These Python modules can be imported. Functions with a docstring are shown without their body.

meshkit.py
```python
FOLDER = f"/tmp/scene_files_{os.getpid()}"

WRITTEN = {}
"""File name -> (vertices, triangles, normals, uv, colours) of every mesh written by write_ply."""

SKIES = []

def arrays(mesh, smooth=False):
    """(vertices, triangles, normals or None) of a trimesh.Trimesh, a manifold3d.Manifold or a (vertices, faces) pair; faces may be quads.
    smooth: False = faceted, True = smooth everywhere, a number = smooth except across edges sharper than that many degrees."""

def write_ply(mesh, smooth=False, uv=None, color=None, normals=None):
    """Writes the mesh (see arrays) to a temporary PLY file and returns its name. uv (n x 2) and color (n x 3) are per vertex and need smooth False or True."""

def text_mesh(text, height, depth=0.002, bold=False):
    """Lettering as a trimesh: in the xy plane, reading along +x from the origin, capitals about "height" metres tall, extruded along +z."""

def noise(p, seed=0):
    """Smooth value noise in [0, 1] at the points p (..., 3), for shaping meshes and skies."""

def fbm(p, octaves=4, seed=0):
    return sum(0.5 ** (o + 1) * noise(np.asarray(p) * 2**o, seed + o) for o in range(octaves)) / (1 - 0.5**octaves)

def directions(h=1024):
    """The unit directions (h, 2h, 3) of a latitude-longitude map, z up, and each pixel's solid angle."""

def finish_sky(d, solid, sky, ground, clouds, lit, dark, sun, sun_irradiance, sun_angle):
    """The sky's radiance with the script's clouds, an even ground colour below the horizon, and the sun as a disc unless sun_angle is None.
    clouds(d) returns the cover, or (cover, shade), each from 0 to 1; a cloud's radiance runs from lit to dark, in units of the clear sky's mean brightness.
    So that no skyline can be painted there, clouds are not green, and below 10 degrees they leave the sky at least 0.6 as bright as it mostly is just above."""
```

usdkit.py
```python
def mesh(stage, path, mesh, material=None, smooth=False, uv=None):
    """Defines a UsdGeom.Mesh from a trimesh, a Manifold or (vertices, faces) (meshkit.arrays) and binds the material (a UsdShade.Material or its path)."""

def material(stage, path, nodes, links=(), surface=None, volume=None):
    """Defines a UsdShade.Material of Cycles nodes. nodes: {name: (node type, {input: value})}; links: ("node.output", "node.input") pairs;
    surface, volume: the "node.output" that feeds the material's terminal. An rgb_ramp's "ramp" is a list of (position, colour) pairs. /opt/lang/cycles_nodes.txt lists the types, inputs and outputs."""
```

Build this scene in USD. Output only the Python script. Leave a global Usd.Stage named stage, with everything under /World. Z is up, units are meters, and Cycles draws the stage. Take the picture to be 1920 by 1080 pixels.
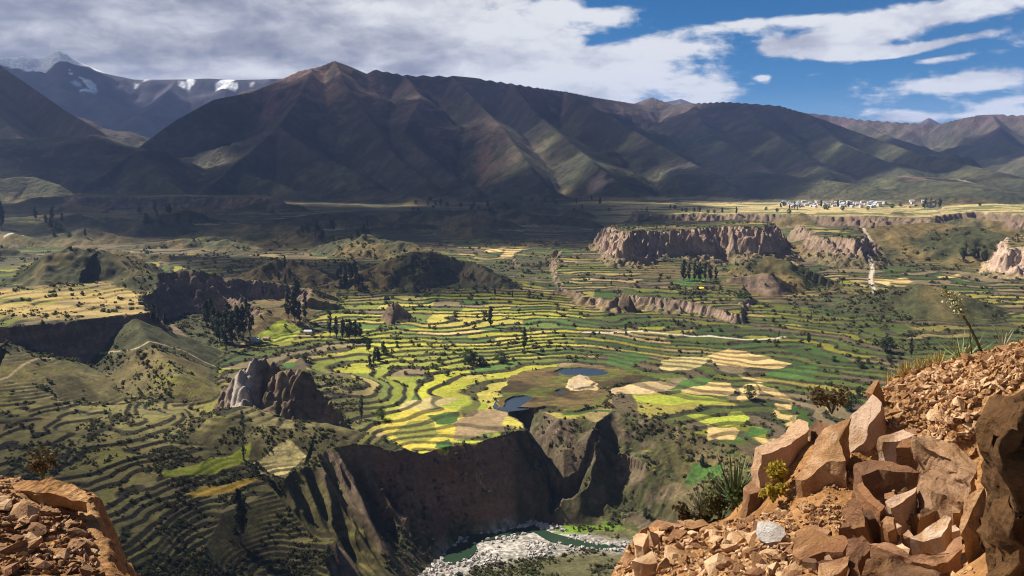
import math, random
import numpy as np
import trimesh, shapely
from scipy.interpolate import RBFInterpolator
from scipy.ndimage import map_coordinates
from pxr import Usd, UsdGeom, UsdLux, UsdShade, Gf, Sdf, Vt
import usdkit, meshkit

stage = Usd.Stage.CreateInMemory()
W = UsdGeom.Xform.Define(stage, '/World')
stage.SetDefaultPrim(W.GetPrim())
T = Sdf.ValueTypeNames
rng = np.random.default_rng(7)

# ------------------------------------------------------------------ camera, sky, sun, exposure
FPX, PITCH = 1663.0, math.atan(210 / 1663.0)
cam = UsdGeom.Camera.Define(stage, '/World/camera')
cam.CreateHorizontalApertureAttr(36.0)
cam.CreateVerticalApertureAttr(20.25)
cam.CreateFocalLengthAttr(36.0 * FPX / 1920)
cam.CreateClippingRangeAttr(Gf.Vec2f(0.1, 60000))
cam.CreateExposureAttr(1.12)
cam.AddRotateXOp().Set(90 - math.degrees(PITCH))

SUN = np.array([-0.80, 0.46, 0.0]); SUN /= np.linalg.norm(SUN)
SUN_EL = math.radians(46)
SUN = np.array([SUN[0] * math.cos(SUN_EL), SUN[1] * math.cos(SUN_EL), math.sin(SUN_EL)])
sun = UsdLux.DistantLight.Define(stage, '/World/sun')
sun.CreateIntensityAttr(1.25)
sun.CreateAngleAttr(0.5)
sun.CreateNormalizeAttr(True)
sun.CreateColorAttr(Gf.Vec3f(1.0, 0.93, 0.80))
rot = Gf.Rotation(Gf.Vec3d(0, 0, 1), Gf.Vec3d(*map(float, SUN)))
sun.AddTransformOp().Set(Gf.Matrix4d().SetRotate(rot))


def math_(op, a=None, b=None, c=None, clamp=False):
    d = {'math_type': op, 'use_clamp': clamp}
    for k, v in (('value1', a), ('value2', b), ('value3', c)):
        if v is not None:
            d[k] = float(v)
    return ('math', d)


def sky_material():
    n, l = {}, []
    n['tc'] = ('texture_coordinate', {})
    n['sep'] = ('separate_xyz', {})
    l.append(('tc.generated', 'sep.vector'))
    n['sky'] = ('sky_texture', {'sky_type': 'single_scattering', 'sun_disc': False, 'sun_elevation': SUN_EL,
                                'sun_rotation': math.atan2(SUN[0], SUN[1]), 'altitude': 3400.0, 'air_density': 1.0,
                                'aerosol_density': 0.35, 'ozone_density': 2.5})
    n['blue'] = ('hsv', {'hue': 0.5, 'saturation': 1.75, 'value': 0.60, 'fac': 1.0})
    l.append(('sky.color', 'blue.color'))
    # tangent coordinates of the direction, in front of the viewpoint
    n['yy'] = math_('maximum', b=0.02)
    l.append(('sep.y', 'yy.value1'))
    n['u'] = math_('divide'); n['v'] = math_('divide')
    l += [('sep.x', 'u.value1'), ('yy.value', 'u.value2'), ('sep.z', 'v.value1'), ('yy.value', 'v.value2')]
    # cloud deck coordinates
    n['zz'] = math_('maximum', b=0.0)
    n['za'] = math_('add', b=0.10)
    l += [('sep.z', 'zz.value1'), ('zz.value', 'za.value1')]
    n['qx'] = math_('divide'); n['qy'] = math_('divide')
    l += [('sep.x', 'qx.value1'), ('za.value', 'qx.value2'), ('sep.y', 'qy.value1'), ('za.value', 'qy.value2')]
    n['q'] = ('combine_xyz', {'z': 3.3})
    l += [('qx.value', 'q.x'), ('qy.value', 'q.y')]
    n['mapq'] = ('mapping', {'scale': (0.75, 1.0, 1.0), 'rotation': (0, 0, 0.25)})
    l.append(('q.vector', 'mapq.vector'))
    n['nz'] = ('noise_texture', {'scale': 2.1, 'detail': 9.0, 'roughness': 0.60, 'distortion': 0.25})
    l.append(('mapq.vector', 'nz.vector'))
    n['nzb'] = ('noise_texture', {'scale': 0.9, 'detail': 5.0, 'roughness': 0.5})
    l.append(('mapq.vector', 'nzb.vector'))
    # isotropic detail (cauliflower edges)
    n['ndir'] = ('noise_texture', {'scale': 16.0, 'detail': 8.0, 'roughness': 0.62, 'distortion': 0.2})
    n['mapd'] = ('mapping', {'scale': (1.0, 1.0, 2.2)})
    l += [('tc.generated', 'mapd.vector'), ('mapd.vector', 'ndir.vector')]

    def px(x, y):
        a = (x - 960) / FPX; b = (540 - y) / FPX
        Y = math.cos(PITCH) + b * math.sin(PITCH); Z = -math.sin(PITCH) + b * math.cos(PITCH)
        return a / Y, Z / Y
    total = None

    def blob(i, x, y, rx, ry, ang, amp):
        u0, v0 = px(x, y)
        c, s = math.cos(math.radians(ang)), math.sin(math.radians(ang))
        ax, ay = rx / FPX, ry / FPX
        p = f'b{i}'
        # a = ((u-u0)c + (v-v0)s)/ax ; b = (-(u-u0)s+(v-v0)c)/ay
        n[p + 'a'] = math_('multiply_add', b=c / ax, c=-(u0 * c + v0 * s) / ax)
        n[p + 'a2'] = math_('multiply_add', b=s / ax)
        n[p + 'b'] = math_('multiply_add', b=-s / ay, c=(u0 * s - v0 * c) / ay)
        n[p + 'b2'] = math_('multiply_add', b=c / ay)
        n[p + 'aa'] = math_('multiply'); n[p + 'bb'] = math_('multiply_add')
        n[p + 'g'] = math_('exponent'); n[p + 'm'] = math_('multiply', b=-1.0)
        n[p + 'o'] = math_('multiply_add', b=amp * (1.7 if (x > 1400 and y < 120 and y > 60) else 1.25 if x > 1400 else 1.0), c=0.0)
        l.extend([('u.value', p + 'a.value1'), ('v.value', p + 'a2.value1'), (p + 'a.value', p + 'a2.value3'),
                  ('u.value', p + 'b.value1'), ('v.value', p + 'b2.value1'), (p + 'b.value', p + 'b2.value3'),
                  (p + 'a2.value', p + 'aa.value1'), (p + 'a2.value', p + 'aa.value2'),
                  (p + 'b2.value', p + 'bb.value1'), (p + 'b2.value', p + 'bb.value2'), (p + 'aa.value', p + 'bb.value3'),
                  (p + 'bb.value', p + 'm.value1'), (p + 'm.value', p + 'g.value1'), (p + 'g.value', p + 'o.value1')])
        return p + 'o'
    blobs = [  # x, y, rx, ry, angle, strength
        (1150, 150, 190, 48, -6, 0.60), (1010, 95, 200, 60, -8, 0.55), (1270, 90, 150, 18, 5, 0.52), (1330, 52, 90, 11, 6, 0.42),
        (1730, 30, 230, 24, 9, 0.72), (1500, 38, 110, 10, 2, 0.50), (1590, 72, 110, 12, 6, 0.56), (1600, 100, 110, 11, 3, 0.58),
        (1760, 82, 110, 10, 12, 0.46), (1820, 152, 150, 20, 5, 0.58), (1900, 190, 70, 10, 8, 0.42),
        (1700, 216, 60, 10, 0, 0.52), (1860, 214, 130, 10, 4, 0.50), (1450, 88, 26, 12, 0, 0.45), (1430, 146, 20, 6, 0, 0.42),
        (1520, 140, 34, 5, 2, 0.36), (1760, 112, 60, 7, 8, 0.34), (1330, 170, 60, 16, -8, 0.35), (1080, 22, 120, 14, -8, 0.42)]
    last = None
    for i, b in enumerate(blobs):
        o = blob(i, *b)
        if last is None:
            last = o
        else:
            n[f's{i}'] = math_('add')
            l += [(last + '.value', f's{i}.value1'), (o + '.value', f's{i}.value2')]
            last = f's{i}'
    # the overcast lies to the left: cover rises with falling azimuth
    n['uv'] = math_('multiply_add', b=0.55)          # u + .55 v
    l += [('v.value', 'uv.value1'), ('u.value', 'uv.value3')]
    n['left'] = ('map_range', {'range_type': 'smoothstep', 'from_min': 0.22, 'from_max': -0.06, 'to_min': 0.0, 'to_max': 0.9, 'clamp': True})
    l.append(('uv.value', 'left.value'))
    n['cov0'] = math_('add'); l += [(last + '.value', 'cov0.value1'), ('left.result', 'cov0.value2')]
    # elsewhere in the sky: broken cloud, from the same noise
    n['n1'] = math_('multiply_add', b=0.9, c=-0.44); l.append(('nz.fac', 'n1.value1'))
    n['n2'] = math_('multiply_add', b=1.6, c=-0.76); l.append(('ndir.fac', 'n2.value1'))
    n['cov1'] = math_('add'); l += [('cov0.value', 'cov1.value1'), ('n1.value', 'cov1.value2')]
    n['cov2'] = math_('add'); l += [('cov1.value', 'cov2.value1'), ('n2.value', 'cov2.value2')]
    n['cover'] = ('map_range', {'range_type': 'smoothstep', 'from_min': 0.20, 'from_max': 0.60, 'to_min': 0.0, 'to_max': 0.97, 'clamp': True})
    l.append(('cov2.value', 'cover.value'))
    # cloud brightness: grey underside to the left, white towards the right
    n['shade'] = math_('multiply_add', b=2.1, c=-0.95); l.append(('nzb.fac', 'shade.value1'))
    n['shd2'] = math_('multiply_add', b=1.7); l += [('ndir.fac', 'shd2.value1'), ('shade.value', 'shd2.value3')]
    n['lr'] = ('map_range', {'range_type': 'smoothstep', 'from_min': -0.42, 'from_max': 0.0, 'to_min': -0.44, 'to_max': -0.06, 'clamp': True})
    l.append(('u.value', 'lr.value'))
    n['shd3'] = math_('add'); l += [('shd2.value', 'shd3.value1'), ('lr.result', 'shd3.value2')]
    n['ccol'] = ('rgb_ramp', {'ramp': [(0.0, (0.19, 0.20, 0.26)), (0.35, (0.33, 0.34, 0.40)), (0.75, (0.62, 0.62, 0.66)), (1.0, (0.80, 0.80, 0.80))]})
    l.append(('shd3.value', 'ccol.fac'))
    n['csc'] = ('mix_color', {'blend_type': 'multiply', 'fac': 1.0, 'b': (CL, CL, CL), 'use_clamp': False})
    l.append(('ccol.color', 'csc.a'))
    n['mix'] = ('mix_color', {'blend_type': 'mix', 'use_clamp': False})
    l += [('cover.result', 'mix.fac'), ('blue.color', 'mix.a'), ('csc.result', 'mix.b')]
    n['bg'] = ('background_shader', {'strength': 0.055})
    l.append(('mix.result', 'bg.color'))
    return usdkit.material(stage, '/World/Looks/sky_look', n, l, surface='bg.background')


CL = 9.5
HAZE = 4.8e-5
SHADE_CLOUDS = [  # unseen clouds added for shade: where it falls (line of sight), size in metres, density, seed
    (120, 200, 620, 500, .007, 1, dict(D=3600)), (690, 265, 420, 420, .010, 2, dict(D=3000)), (1560, 290, 900, 330, .006, 3, dict(D=3100)),
    (760, 425, 480, 330, .011, 4, {}), (430, 400, 620, 260, .008, 5, {}), (1020, 398, 360, 320, .011, 6, {}),
    (860, 345, 800, 260, .011, 7, dict(D=2350)), (1080, 215, 760, 460, .006, 8, dict(D=3700)), (640, 510, 130, 80, .008, 9, {}), (100, 430, 260, 170, .004, 10, {}), (260, 200, 2300, 900, .006, 11, dict(D=6300, h=3400)),
    (420, 215, 420, 330, .008, 12, dict(D=3350)), (1720, 255, 1100, 500, .008, 13, dict(D=4600)), (330, 335, 420, 140, .007, 14, dict(D=2450)), (1380, 235, 700, 420, .008, 15, dict(D=3900)), (40, 300, 420, 190, .006, 16, dict(D=2700)), (1330, 330, 420, 170, .006, 17, dict(D=2500)), (180, 960, 90, 60, .006, 18, {})]
dome = UsdLux.DomeLight.Define(stage, '/World/sky')
UsdShade.MaterialBindingAPI.Apply(dome.GetPrim()).Bind(sky_material())


# ------------------------------------------------------------------ small helpers
def tag(p, label=None, cat=None, group=None, kind=None):
    p = p.GetPrim() if hasattr(p, 'GetPrim') else p
    for k, v in (('label', label), ('category', cat), ('group', group), ('kind', kind)):
        if v:
            p.SetCustomDataByKey(k, v)
    return p


tag(dome, kind='structure', label='blue sky with grey cloud bank left and white streaks right')
_names = {}


def path(name, parent='/World'):
    k = (parent, name)
    i = _names.get(k, -1) + 1
    _names[k] = i
    return f'{parent}/{name}' + (f'_{i:03d}' if i else '')


def mat(name, nodes, links, surface=None, volume=None):
    return usdkit.material(stage, f'/World/Looks/{name}', nodes, links, surface=surface, volume=volume)


def add(name, mesh, material, parent='/World', smooth=False, colors=None, normals=None):
    p = path(name, parent)
    m = usdkit.mesh(stage, p, mesh, material, smooth=smooth)
    if colors is not None:
        UsdGeom.PrimvarsAPI(m).CreatePrimvar('albedo', T.Color3fArray, 'vertex').Set(Vt.Vec3fArray.FromNumpy(np.asarray(colors, np.float32)))
    if normals is not None:
        m.CreateNormalsAttr(Vt.Vec3fArray.FromNumpy(np.asarray(normals, np.float32)))
        m.SetNormalsInterpolation('vertex')
    return m


def xform(name, loc=(0, 0, 0), rz=0, scale=None, parent='/World', tilt=None):
    x = UsdGeom.Xform.Define(stage, path(name, parent))
    x.AddTranslateOp().Set(Gf.Vec3d(*map(float, loc)))
    if tilt is not None:
        x.AddRotateXYZOp().Set(Gf.Vec3f(*map(float, tilt)))
    elif rz:
        x.AddRotateZOp().Set(float(rz))
    if scale is not None:
        s = (scale,) * 3 if np.ndim(scale) == 0 else scale
        x.AddScaleOp().Set(Gf.Vec3f(*map(float, s)))
    return x


def instance(name, proto, loc, rz=0, scale=None, tilt=None):
    x = xform(name, loc, rz, scale, tilt=tilt)
    x.GetPrim().GetReferences().AddInternalReference(proto)
    x.GetPrim().SetInstanceable(True)
    return x


def ray(px, py):
    px = np.asarray(px, float); py = np.asarray(py, float)
    dx = px - 960
    dy = FPX * math.cos(PITCH) + (540 - py) * math.sin(PITCH)
    dz = -FPX * math.sin(PITCH) + (540 - py) * math.cos(PITCH)
    h = np.hypot(dx, dy)
    return dx / h, dy / h, dz / h       # per metre of horizontal distance


def at(px, py, D=None, z=None):
    """The point that lies on this line of sight at horizontal distance D, or at height z."""
    a, b, c = ray(px, py)
    if D is None:
        D = z / c
    return np.array([a * D, b * D, c * D])


_lat = {}


def vnoise(x, y, seed=0):
    """2-D value noise in 0..1."""
    if seed not in _lat:
        _lat[seed] = np.random.default_rng(1000 + seed).random((256, 256)).astype(np.float32)
    g = _lat[seed]
    i, j = np.floor(x).astype(np.int64), np.floor(y).astype(np.int64)
    fx, fy = x - i, y - j
    fx = fx * fx * fx * (fx * (fx * 6 - 15) + 10); fy = fy * fy * fy * (fy * (fy * 6 - 15) + 10)
    i0, j0, i1, j1 = i & 255, j & 255, (i + 1) & 255, (j + 1) & 255
    return (g[i0, j0] * (1 - fx) + g[i1, j0] * fx) * (1 - fy) + (g[i0, j1] * (1 - fx) + g[i1, j1] * fx) * fy


def fbm2(x, y, o=4, seed=0, ridged=False):
    s, a, tot = 0.0, 0.5, 0.0
    for k in range(o):
        c, sn = math.cos(0.7 * k), math.sin(0.7 * k)
        v = vnoise((x * c - y * sn) * 2.03 ** k + 17 * k, (x * sn + y * c) * 2.03 ** k - 9 * k, seed + k)
        if ridged:
            v = 1 - np.abs(2 * v - 1)
        s = s + a * v; tot += a; a *= 0.5
    return s / tot


def sstep(a, b, x):
    t = np.clip((x - a) / (b - a), 0, 1)
    return t * t * (3 - 2 * t)


def poly_dist(x, y, pts):
    """Distance to a polyline, the interpolated third value and the side (>0 on the left of its direction)."""
    best = np.full(x.shape, 1e9); val = np.zeros(x.shape); side = np.zeros(x.shape)
    for (x0, y0, z0), (x1, y1, z1) in zip(pts[:-1], pts[1:]):
        ex, ey = x1 - x0, y1 - y0
        L2 = ex * ex + ey * ey + 1e-9
        t = np.clip(((x - x0) * ex + (y - y0) * ey) / L2, 0, 1)
        qx, qy = x - x0 - t * ex, y - y0 - t * ey
        d = np.hypot(qx, qy)
        m = d < best
        best = np.where(m, d, best); val = np.where(m, z0 + t * (z1 - z0), val)
        side = np.where(m, ex * (y - y0) - ey * (x - x0), side)
    return best, val, side


def inside(x, y, poly):
    p = shapely.Polygon([(a[0], a[1]) for a in poly]).buffer(0)
    shapely.prepare(p)
    return shapely.contains_xy(p, x, y)


def signed(x, y, poly):
    """Signed distance to a closed outline: negative inside."""
    q = [(a[0], a[1], 0.0) for a in poly]; q.append(q[0])
    d, _, _ = poly_dist(x, y, q)
    return np.where(inside(x, y, poly), -d, d)


# ------------------------------------------------------------------ the valley's broad shape
ctrl = [  # line of sight in the picture, height below the viewpoint
    (960, 700, -126), (1100, 690, -126), (1200, 720, -126), (800, 800, -127), (700, 830, -127), (1300, 780, -127), (1000, 760, -127), (1500, 760, -124),
    (950, 812, -127), (1150, 780, -127), (700, 700, -121), (600, 720, -119), (700, 640, -116), (960, 640, -116), (1200, 640, -115), (1500, 660, -116),
    (1700, 700, -117), (1700, 640, -110), (1900, 700, -115), (2100, 700, -112), (600, 600, -111), (800, 600, -110), (960, 580, -107), (1250, 600, -112),
    (1500, 580, -106), (1800, 600, -106), (2050, 600, -104), (700, 540, -101), (900, 540, -101), (1100, 540, -98), (1500, 540, -99), (1800, 540, -98),
    (600, 480, -90), (900, 470, -88), (1100, 480, -90), (1350, 500, -92), (1700, 500, -92), (1900, 480, -88), (350, 470, -88), (100, 490, -89), (0, 480, -87),
    (-150, 500, -88), (600, 430, -80), (900, 430, -80), (1200, 440, -84), (1700, 440, -82), (2000, 440, -80), (300, 420, -76), (100, 420, -74), (-100, 420, -72),
    (500, 395, -71), (900, 395, -72), (1250, 400, -72), (1700, 402, -72), (1300, 388, -65), (1700, 388, -65), (1950, 390, -66), (500, 380, -62), (900, 380, -64), (100, 385, -60),
    (1500, 378, -64), (0, 375, -58),
    (0, 560, -90), (150, 545, -88), (-150, 580, -92), (280, 640, -110), (400, 660, -115), (0, 690, -110), (160, 690, -116), (300, 720, -116), (400, 760, -119), (560, 800, -123),
    (100, 800, -115), (300, 830, -120), (520, 860, -125), (100, 900, -119), (300, 930, -124), (450, 930, -127), (560, 900, -128), (300, 1080, -132), (500, 1080, -146),
    (-100, 900, -116), (-150, 750, -110), (1250, 860, -131), (1350, 870, -131), (1400, 800, -129), (1600, 850, -126), (1800, 850, -118), (2000, 850, -108), (1200, 900, -132), (1300, 930, -133), (1040, 800, -127.5), (1100, 850, -129)]
_c = []
for p in ctrl:
    q = at(p[0], p[1], z=p[2]); _c.append(q)
for az in np.radians(np.arange(-180, 180, 12)):
    front = math.cos(az) > 0.6
    for r, z in ((12, -9), (50, -42), (130, -92), (200, -112)) if math.cos(az) > 0.25 else ((12, -1.5), (60, 6), (200, 40), (600, 120), (2000, 260)):
        _c.append(np.array([math.sin(az) * r, math.cos(az) * r, z]))
    if not front:
        for r, z in ((500, -110), (900, -90), (2000, -62)) if math.cos(az) > 0.25 else ():
            _c.append(np.array([math.sin(az) * r, math.cos(az) * r, z]))
    for r, z in ((2300, -60), (3500, -55), (6000, -50)) if math.cos(az) > 0.25 else ((3500, 300), (6000, 300)):
        _c.append(np.array([math.sin(az) * r, math.cos(az) * r, z]))
_c = np.array(_c)
KAZ = 1.6


def feat(x, y):
    return np.stack([np.arctan2(x, y) * KAZ, np.log(np.hypot(x, y) + 1e-6)], -1)


_rbf = RBFInterpolator(feat(_c[:, 0], _c[:, 1]), _c[:, 2], smoothing=0.002, kernel='thin_plate_spline')
_gu, _gv = np.linspace(-math.pi * KAZ, math.pi * KAZ, 420), np.linspace(math.log(8), math.log(12000), 330)
_G = _rbf(np.stack(np.meshgrid(_gu, _gv, indexing='ij'), -1).reshape(-1, 2)).reshape(420, 330)


def base(x, y):
    f = feat(np.asarray(x, float), np.asarray(y, float))
    i = (f[..., 0] - _gu[0]) / (_gu[1] - _gu[0]); j = (f[..., 1] - _gv[0]) / (_gv[1] - _gv[0])
    out = map_coordinates(_G, [np.atleast_1d(i), np.atleast_1d(np.clip(j, 0, 329))], order=1, mode='nearest')
    return out.reshape(np.shape(i))


def G(px, py, dz=0.0):
    """Where the line of sight meets the broad valley shape."""
    a, b, c = ray(px, py)
    r = np.exp(np.linspace(math.log(230), math.log(9000), 2500))
    d = c * r - base(a * r, b * r)
    k = int(np.argmax(d < 0)) if (d < 0).any() else len(r) - 1
    return np.array([a * r[k], b * r[k], base(a * r[k], b * r[k]) + dz])


def Gs(pts, dz=0.0):
    return [G(*p, dz) for p in pts]

# ------------------------------------------------------------------ the land: hills, mesas, cliffs, the gorge
def A3(pts):
    return [at(p[0], p[1], D=p[2]) for p in pts]


def window(x, y, pts, m):
    xs = [p[0] for p in pts]; ys = [p[1] for p in pts]
    return np.nonzero((x > min(xs) - m) & (x < max(xs) + m) & (y > min(ys) - m) & (y < max(ys) + m))[0]


class Land:
    """Heights and ground cover at the points x, y."""

    def __init__(s, x, y):
        s.x, s.y = x, y
        s.r = np.hypot(x, y)
        s.b = base(x, y)
        amp = sstep(240, 420, s.r)
        s.z = s.b + amp * (9.0 * (fbm2(x / 210 + 3, y / 210, 3, 2) - 0.5) * sstep(500, 750, s.r) + 6.5 * (fbm2(x / 95, y / 95, 3, 1) - 0.5) + 1.6 * (fbm2(x / 28, y / 28, 2, 5) - 0.5))
        lft = sstep(-9, -13, np.degrees(np.arctan2(x, y))) * sstep(270, 330, s.r) * sstep(560, 500, s.r)
        s.z = s.z + lft * 9.0 * (fbm2(x / 55, y / 80, 3, 7, ridged=True) - .6)
        s.rock = np.zeros_like(x)      # bare rock
        s.wild = np.zeros_like(x)      # no terraces, scrub
        s.pale = np.zeros_like(x)      # pale rock
        s.noise_a = fbm2(x / 14, y / 14, 3, 11)
        s.noise_b = fbm2(x / 45, y / 45, 3, 21)
        s.flute = fbm2(x / 5.0, y / 5.0, 2, 31, ridged=True)

    def hill(s, pts, sl, sr, w=0.0, rough=6.0, k=2.0, wild=1.0, rock_at=0.7, pale=0.0, flute=0.0):
        H = max(p[2] for p in pts) + 135
        i = window(s.x, s.y, pts, min(H / max(min(sl, sr), .15) + 30, 600))
        x, y = s.x[i], s.y[i]
        d, zr, side = poly_dist(x, y, pts)
        d = np.maximum(d + rough * (s.noise_a[i] - 0.5) * 2 + 1.2 * rough * (s.noise_b[i] - 0.5) * 2 * np.minimum(d / 25, 1) + flute * (s.flute[i] - .5) - w, 0)
        sl_ = np.where(side > 0, sl, sr)
        zc = zr - sl_ * d
        z0 = s.z[i]
        h = np.clip(0.5 + 0.5 * (zc - z0) / k, 0, 1)
        s.z[i] = z0 * (1 - h) + zc * h + k * h * (1 - h)
        on = sstep(-0.5, 3.0, zc - z0)
        s.wild[i] = np.maximum(s.wild[i], on * wild)
        st = on * (sl_ > rock_at) * (d > 0.5)
        s.rock[i] = np.maximum(s.rock[i] * (1 - on), st)
        s.pale[i] = np.maximum(s.pale[i] * (1 - on), st * pale)

    def mesa(s, pts, slope, talus=0.6, cliff=0.75, rough=5.0, flute=3.0, pale=0.0, top_wild=0.0, dz=0.0):
        """A flat-topped block: pts outline its rim (plane fitted through their heights)."""
        P = np.array(pts)
        A = np.c_[P[:, :2], np.ones(len(P))]
        c = np.linalg.lstsq(A, P[:, 2], rcond=None)[0]
        i = window(s.x, s.y, pts, 130)
        x, y = s.x[i], s.y[i]
        d = signed(x, y, pts) + rough * (s.noise_a[i] - .5) * 2 + flute * (s.flute[i] - .55) + 1.5 * rough * (s.noise_b[i] - .5)
        zt = c[0] * x + c[1] * y + c[2] + dz + 1.2 * (s.noise_b[i] - .5) * 4
        H = np.maximum(zt - s.b[i], 3.0)
        dd = np.maximum(d, 0)
        dc = cliff * H / slope
        drop = np.where(dd < dc, slope * dd, cliff * H + talus * (dd - dc))
        zc = zt - drop
        z0 = s.z[i]
        m = zc > z0
        s.z[i] = np.where(m, zc, z0)
        face = m & (d > 0)
        s.rock[i] = np.where(m, 0, s.rock[i]); s.pale[i] = np.where(m, 0, s.pale[i])
        s.rock[i] = np.where(face & (dd < dc * 1.15), 1.0, s.rock[i])
        s.pale[i] = np.where(face, pale, s.pale[i])
        s.wild[i] = np.where(face, 1.0, np.where(m, top_wild, s.wild[i]))

    def carve(s, pts, sl, sr, w=2.0, rough=4.0, rock_at=0.8, wild=1.0, m=120, flute=2.0):
        """A valley or ravine along pts: heights are those of its floor."""
        i = window(s.x, s.y, pts, m)
        x, y = s.x[i], s.y[i]
        d, zr, side = poly_dist(x, y, pts)
        d = np.maximum(d + rough * (s.noise_a[i] - .5) * 2 + flute * (s.flute[i] - .5) - w, 0)
        sl_ = np.where(side > 0, sl, sr)
        zc = zr + sl_ * d
        on = zc < s.z[i]
        s.z[i] = np.where(on, zc, s.z[i])
        s.rock[i] = np.where(on & (sl_ > rock_at), 1.0, np.where(on, 0.0, s.rock[i]))
        s.wild[i] = np.where(on, wild, s.wild[i])

    def cut(s, poly, slope, rough=4.0, flute=3.0, rock=1.0, m=60, pale=0.0, floor=None):
        """Cuts the hills back to the broad shape inside poly, leaving a cliff round it."""
        i = window(s.x, s.y, poly, m)
        x, y = s.x[i], s.y[i]
        d = np.maximum(signed(x, y, poly) + rough * (s.noise_a[i] - .5) * 2 + flute * (s.flute[i] - .55), 0)
        zc = (s.b[i] if floor is None else floor) + slope * d
        on = zc < s.z[i]
        s.z[i] = np.where(on, zc, s.z[i])
        s.rock[i] = np.where(on & (d > 0), rock, s.rock[i]); s.pale[i] = np.where(on, pale, s.pale[i])
        s.wild[i] = np.where(on, 1.0, s.wild[i])


FLOOR = -166.0
gorge_floor = [at(p[0], p[1], z=FLOOR) for p in
               [(770, 1100), (800, 1062), (838, 1035), (862, 1003), (925, 1000), (1005, 978), (1040, 985), (1120, 986), (1190, 1006), (1290, 1060), (1360, 1130), (1380, 1250), (800, 1300), (740, 1180)]]


def gorge(s):
    i = window(s.x, s.y, gorge_floor, 160)
    x, y = s.x[i], s.y[i]
    d = signed(x, y, gorge_floor)
    az = np.degrees(np.arctan2(x, y))
    # steep wall facing south in the middle, ravined spur to the left, gentle stepped slope to the right
    nb, na, fl = s.noise_b[i], s.noise_a[i], s.flute[i]
    lw = sstep(-3.0, -6.0, az) * sstep(412, 392, s.r[i])
    rw = sstep(3.6, 7.0, az)
    rav = fbm2((x + .8 * y) / 17, (y - .8 * x) / 70, 3, 41, ridged=True)
    dd = d + (1 - np.maximum(lw, rw)) * (1.5 * (na - .5) + .7 * (fl - .5)) + lw * (34 * (rav - .62) * sstep(2, 30, d)) + rw * (14 * (nb - .5) + 7 * (rav - .5)) * sstep(2, 14, d)
    dd = np.maximum(dd, 0)
    mid = 1.75 * dd
    left = 0.80 * dd
    right = np.where(dd < 20, 0.22 * dd, np.where(dd < 32, 4.4 + 1.2 * (dd - 20), 18.8 + .62 * (dd - 32)))
    zw = FLOOR + mid * (1 - np.maximum(lw, rw)) + left * lw + right * rw
    on = zw < s.z[i]
    s.z[i] = np.where(on, zw, s.z[i])
    s.rock[i] = np.where(on & (d > 0), np.clip((1 - np.maximum(lw, rw)) + 0.9 * lw * sstep(.45, .75, rav) + 0.55 * rw * sstep(.5, .7, rav) * (dd < 30), 0, 1), s.rock[i])
    bro = on * sstep(.0, 1.2, az) * sstep(14, 9, az) * (d > 1)
    s.z[i] = s.z[i] + bro * sstep(1, 8, dd) * (5.5 * (fbm2(x / 13, y / 13, 4, 43, ridged=True) - .6) + 2.2 * (na - .5))
    upper = on & (rw > .7) & (dd > 33)
    s.wild[i] = np.where(upper, .15, np.where(on, 1.0, s.wild[i]))
    s.gorge = np.zeros_like(s.x); s.gorge[i] = on & ~upper
    s.floor = np.zeros_like(s.x); s.floor[i] = (d < 1.5) & on
    s.gdist = np.full_like(s.x, 1e3); s.gdist[i] = d


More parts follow.
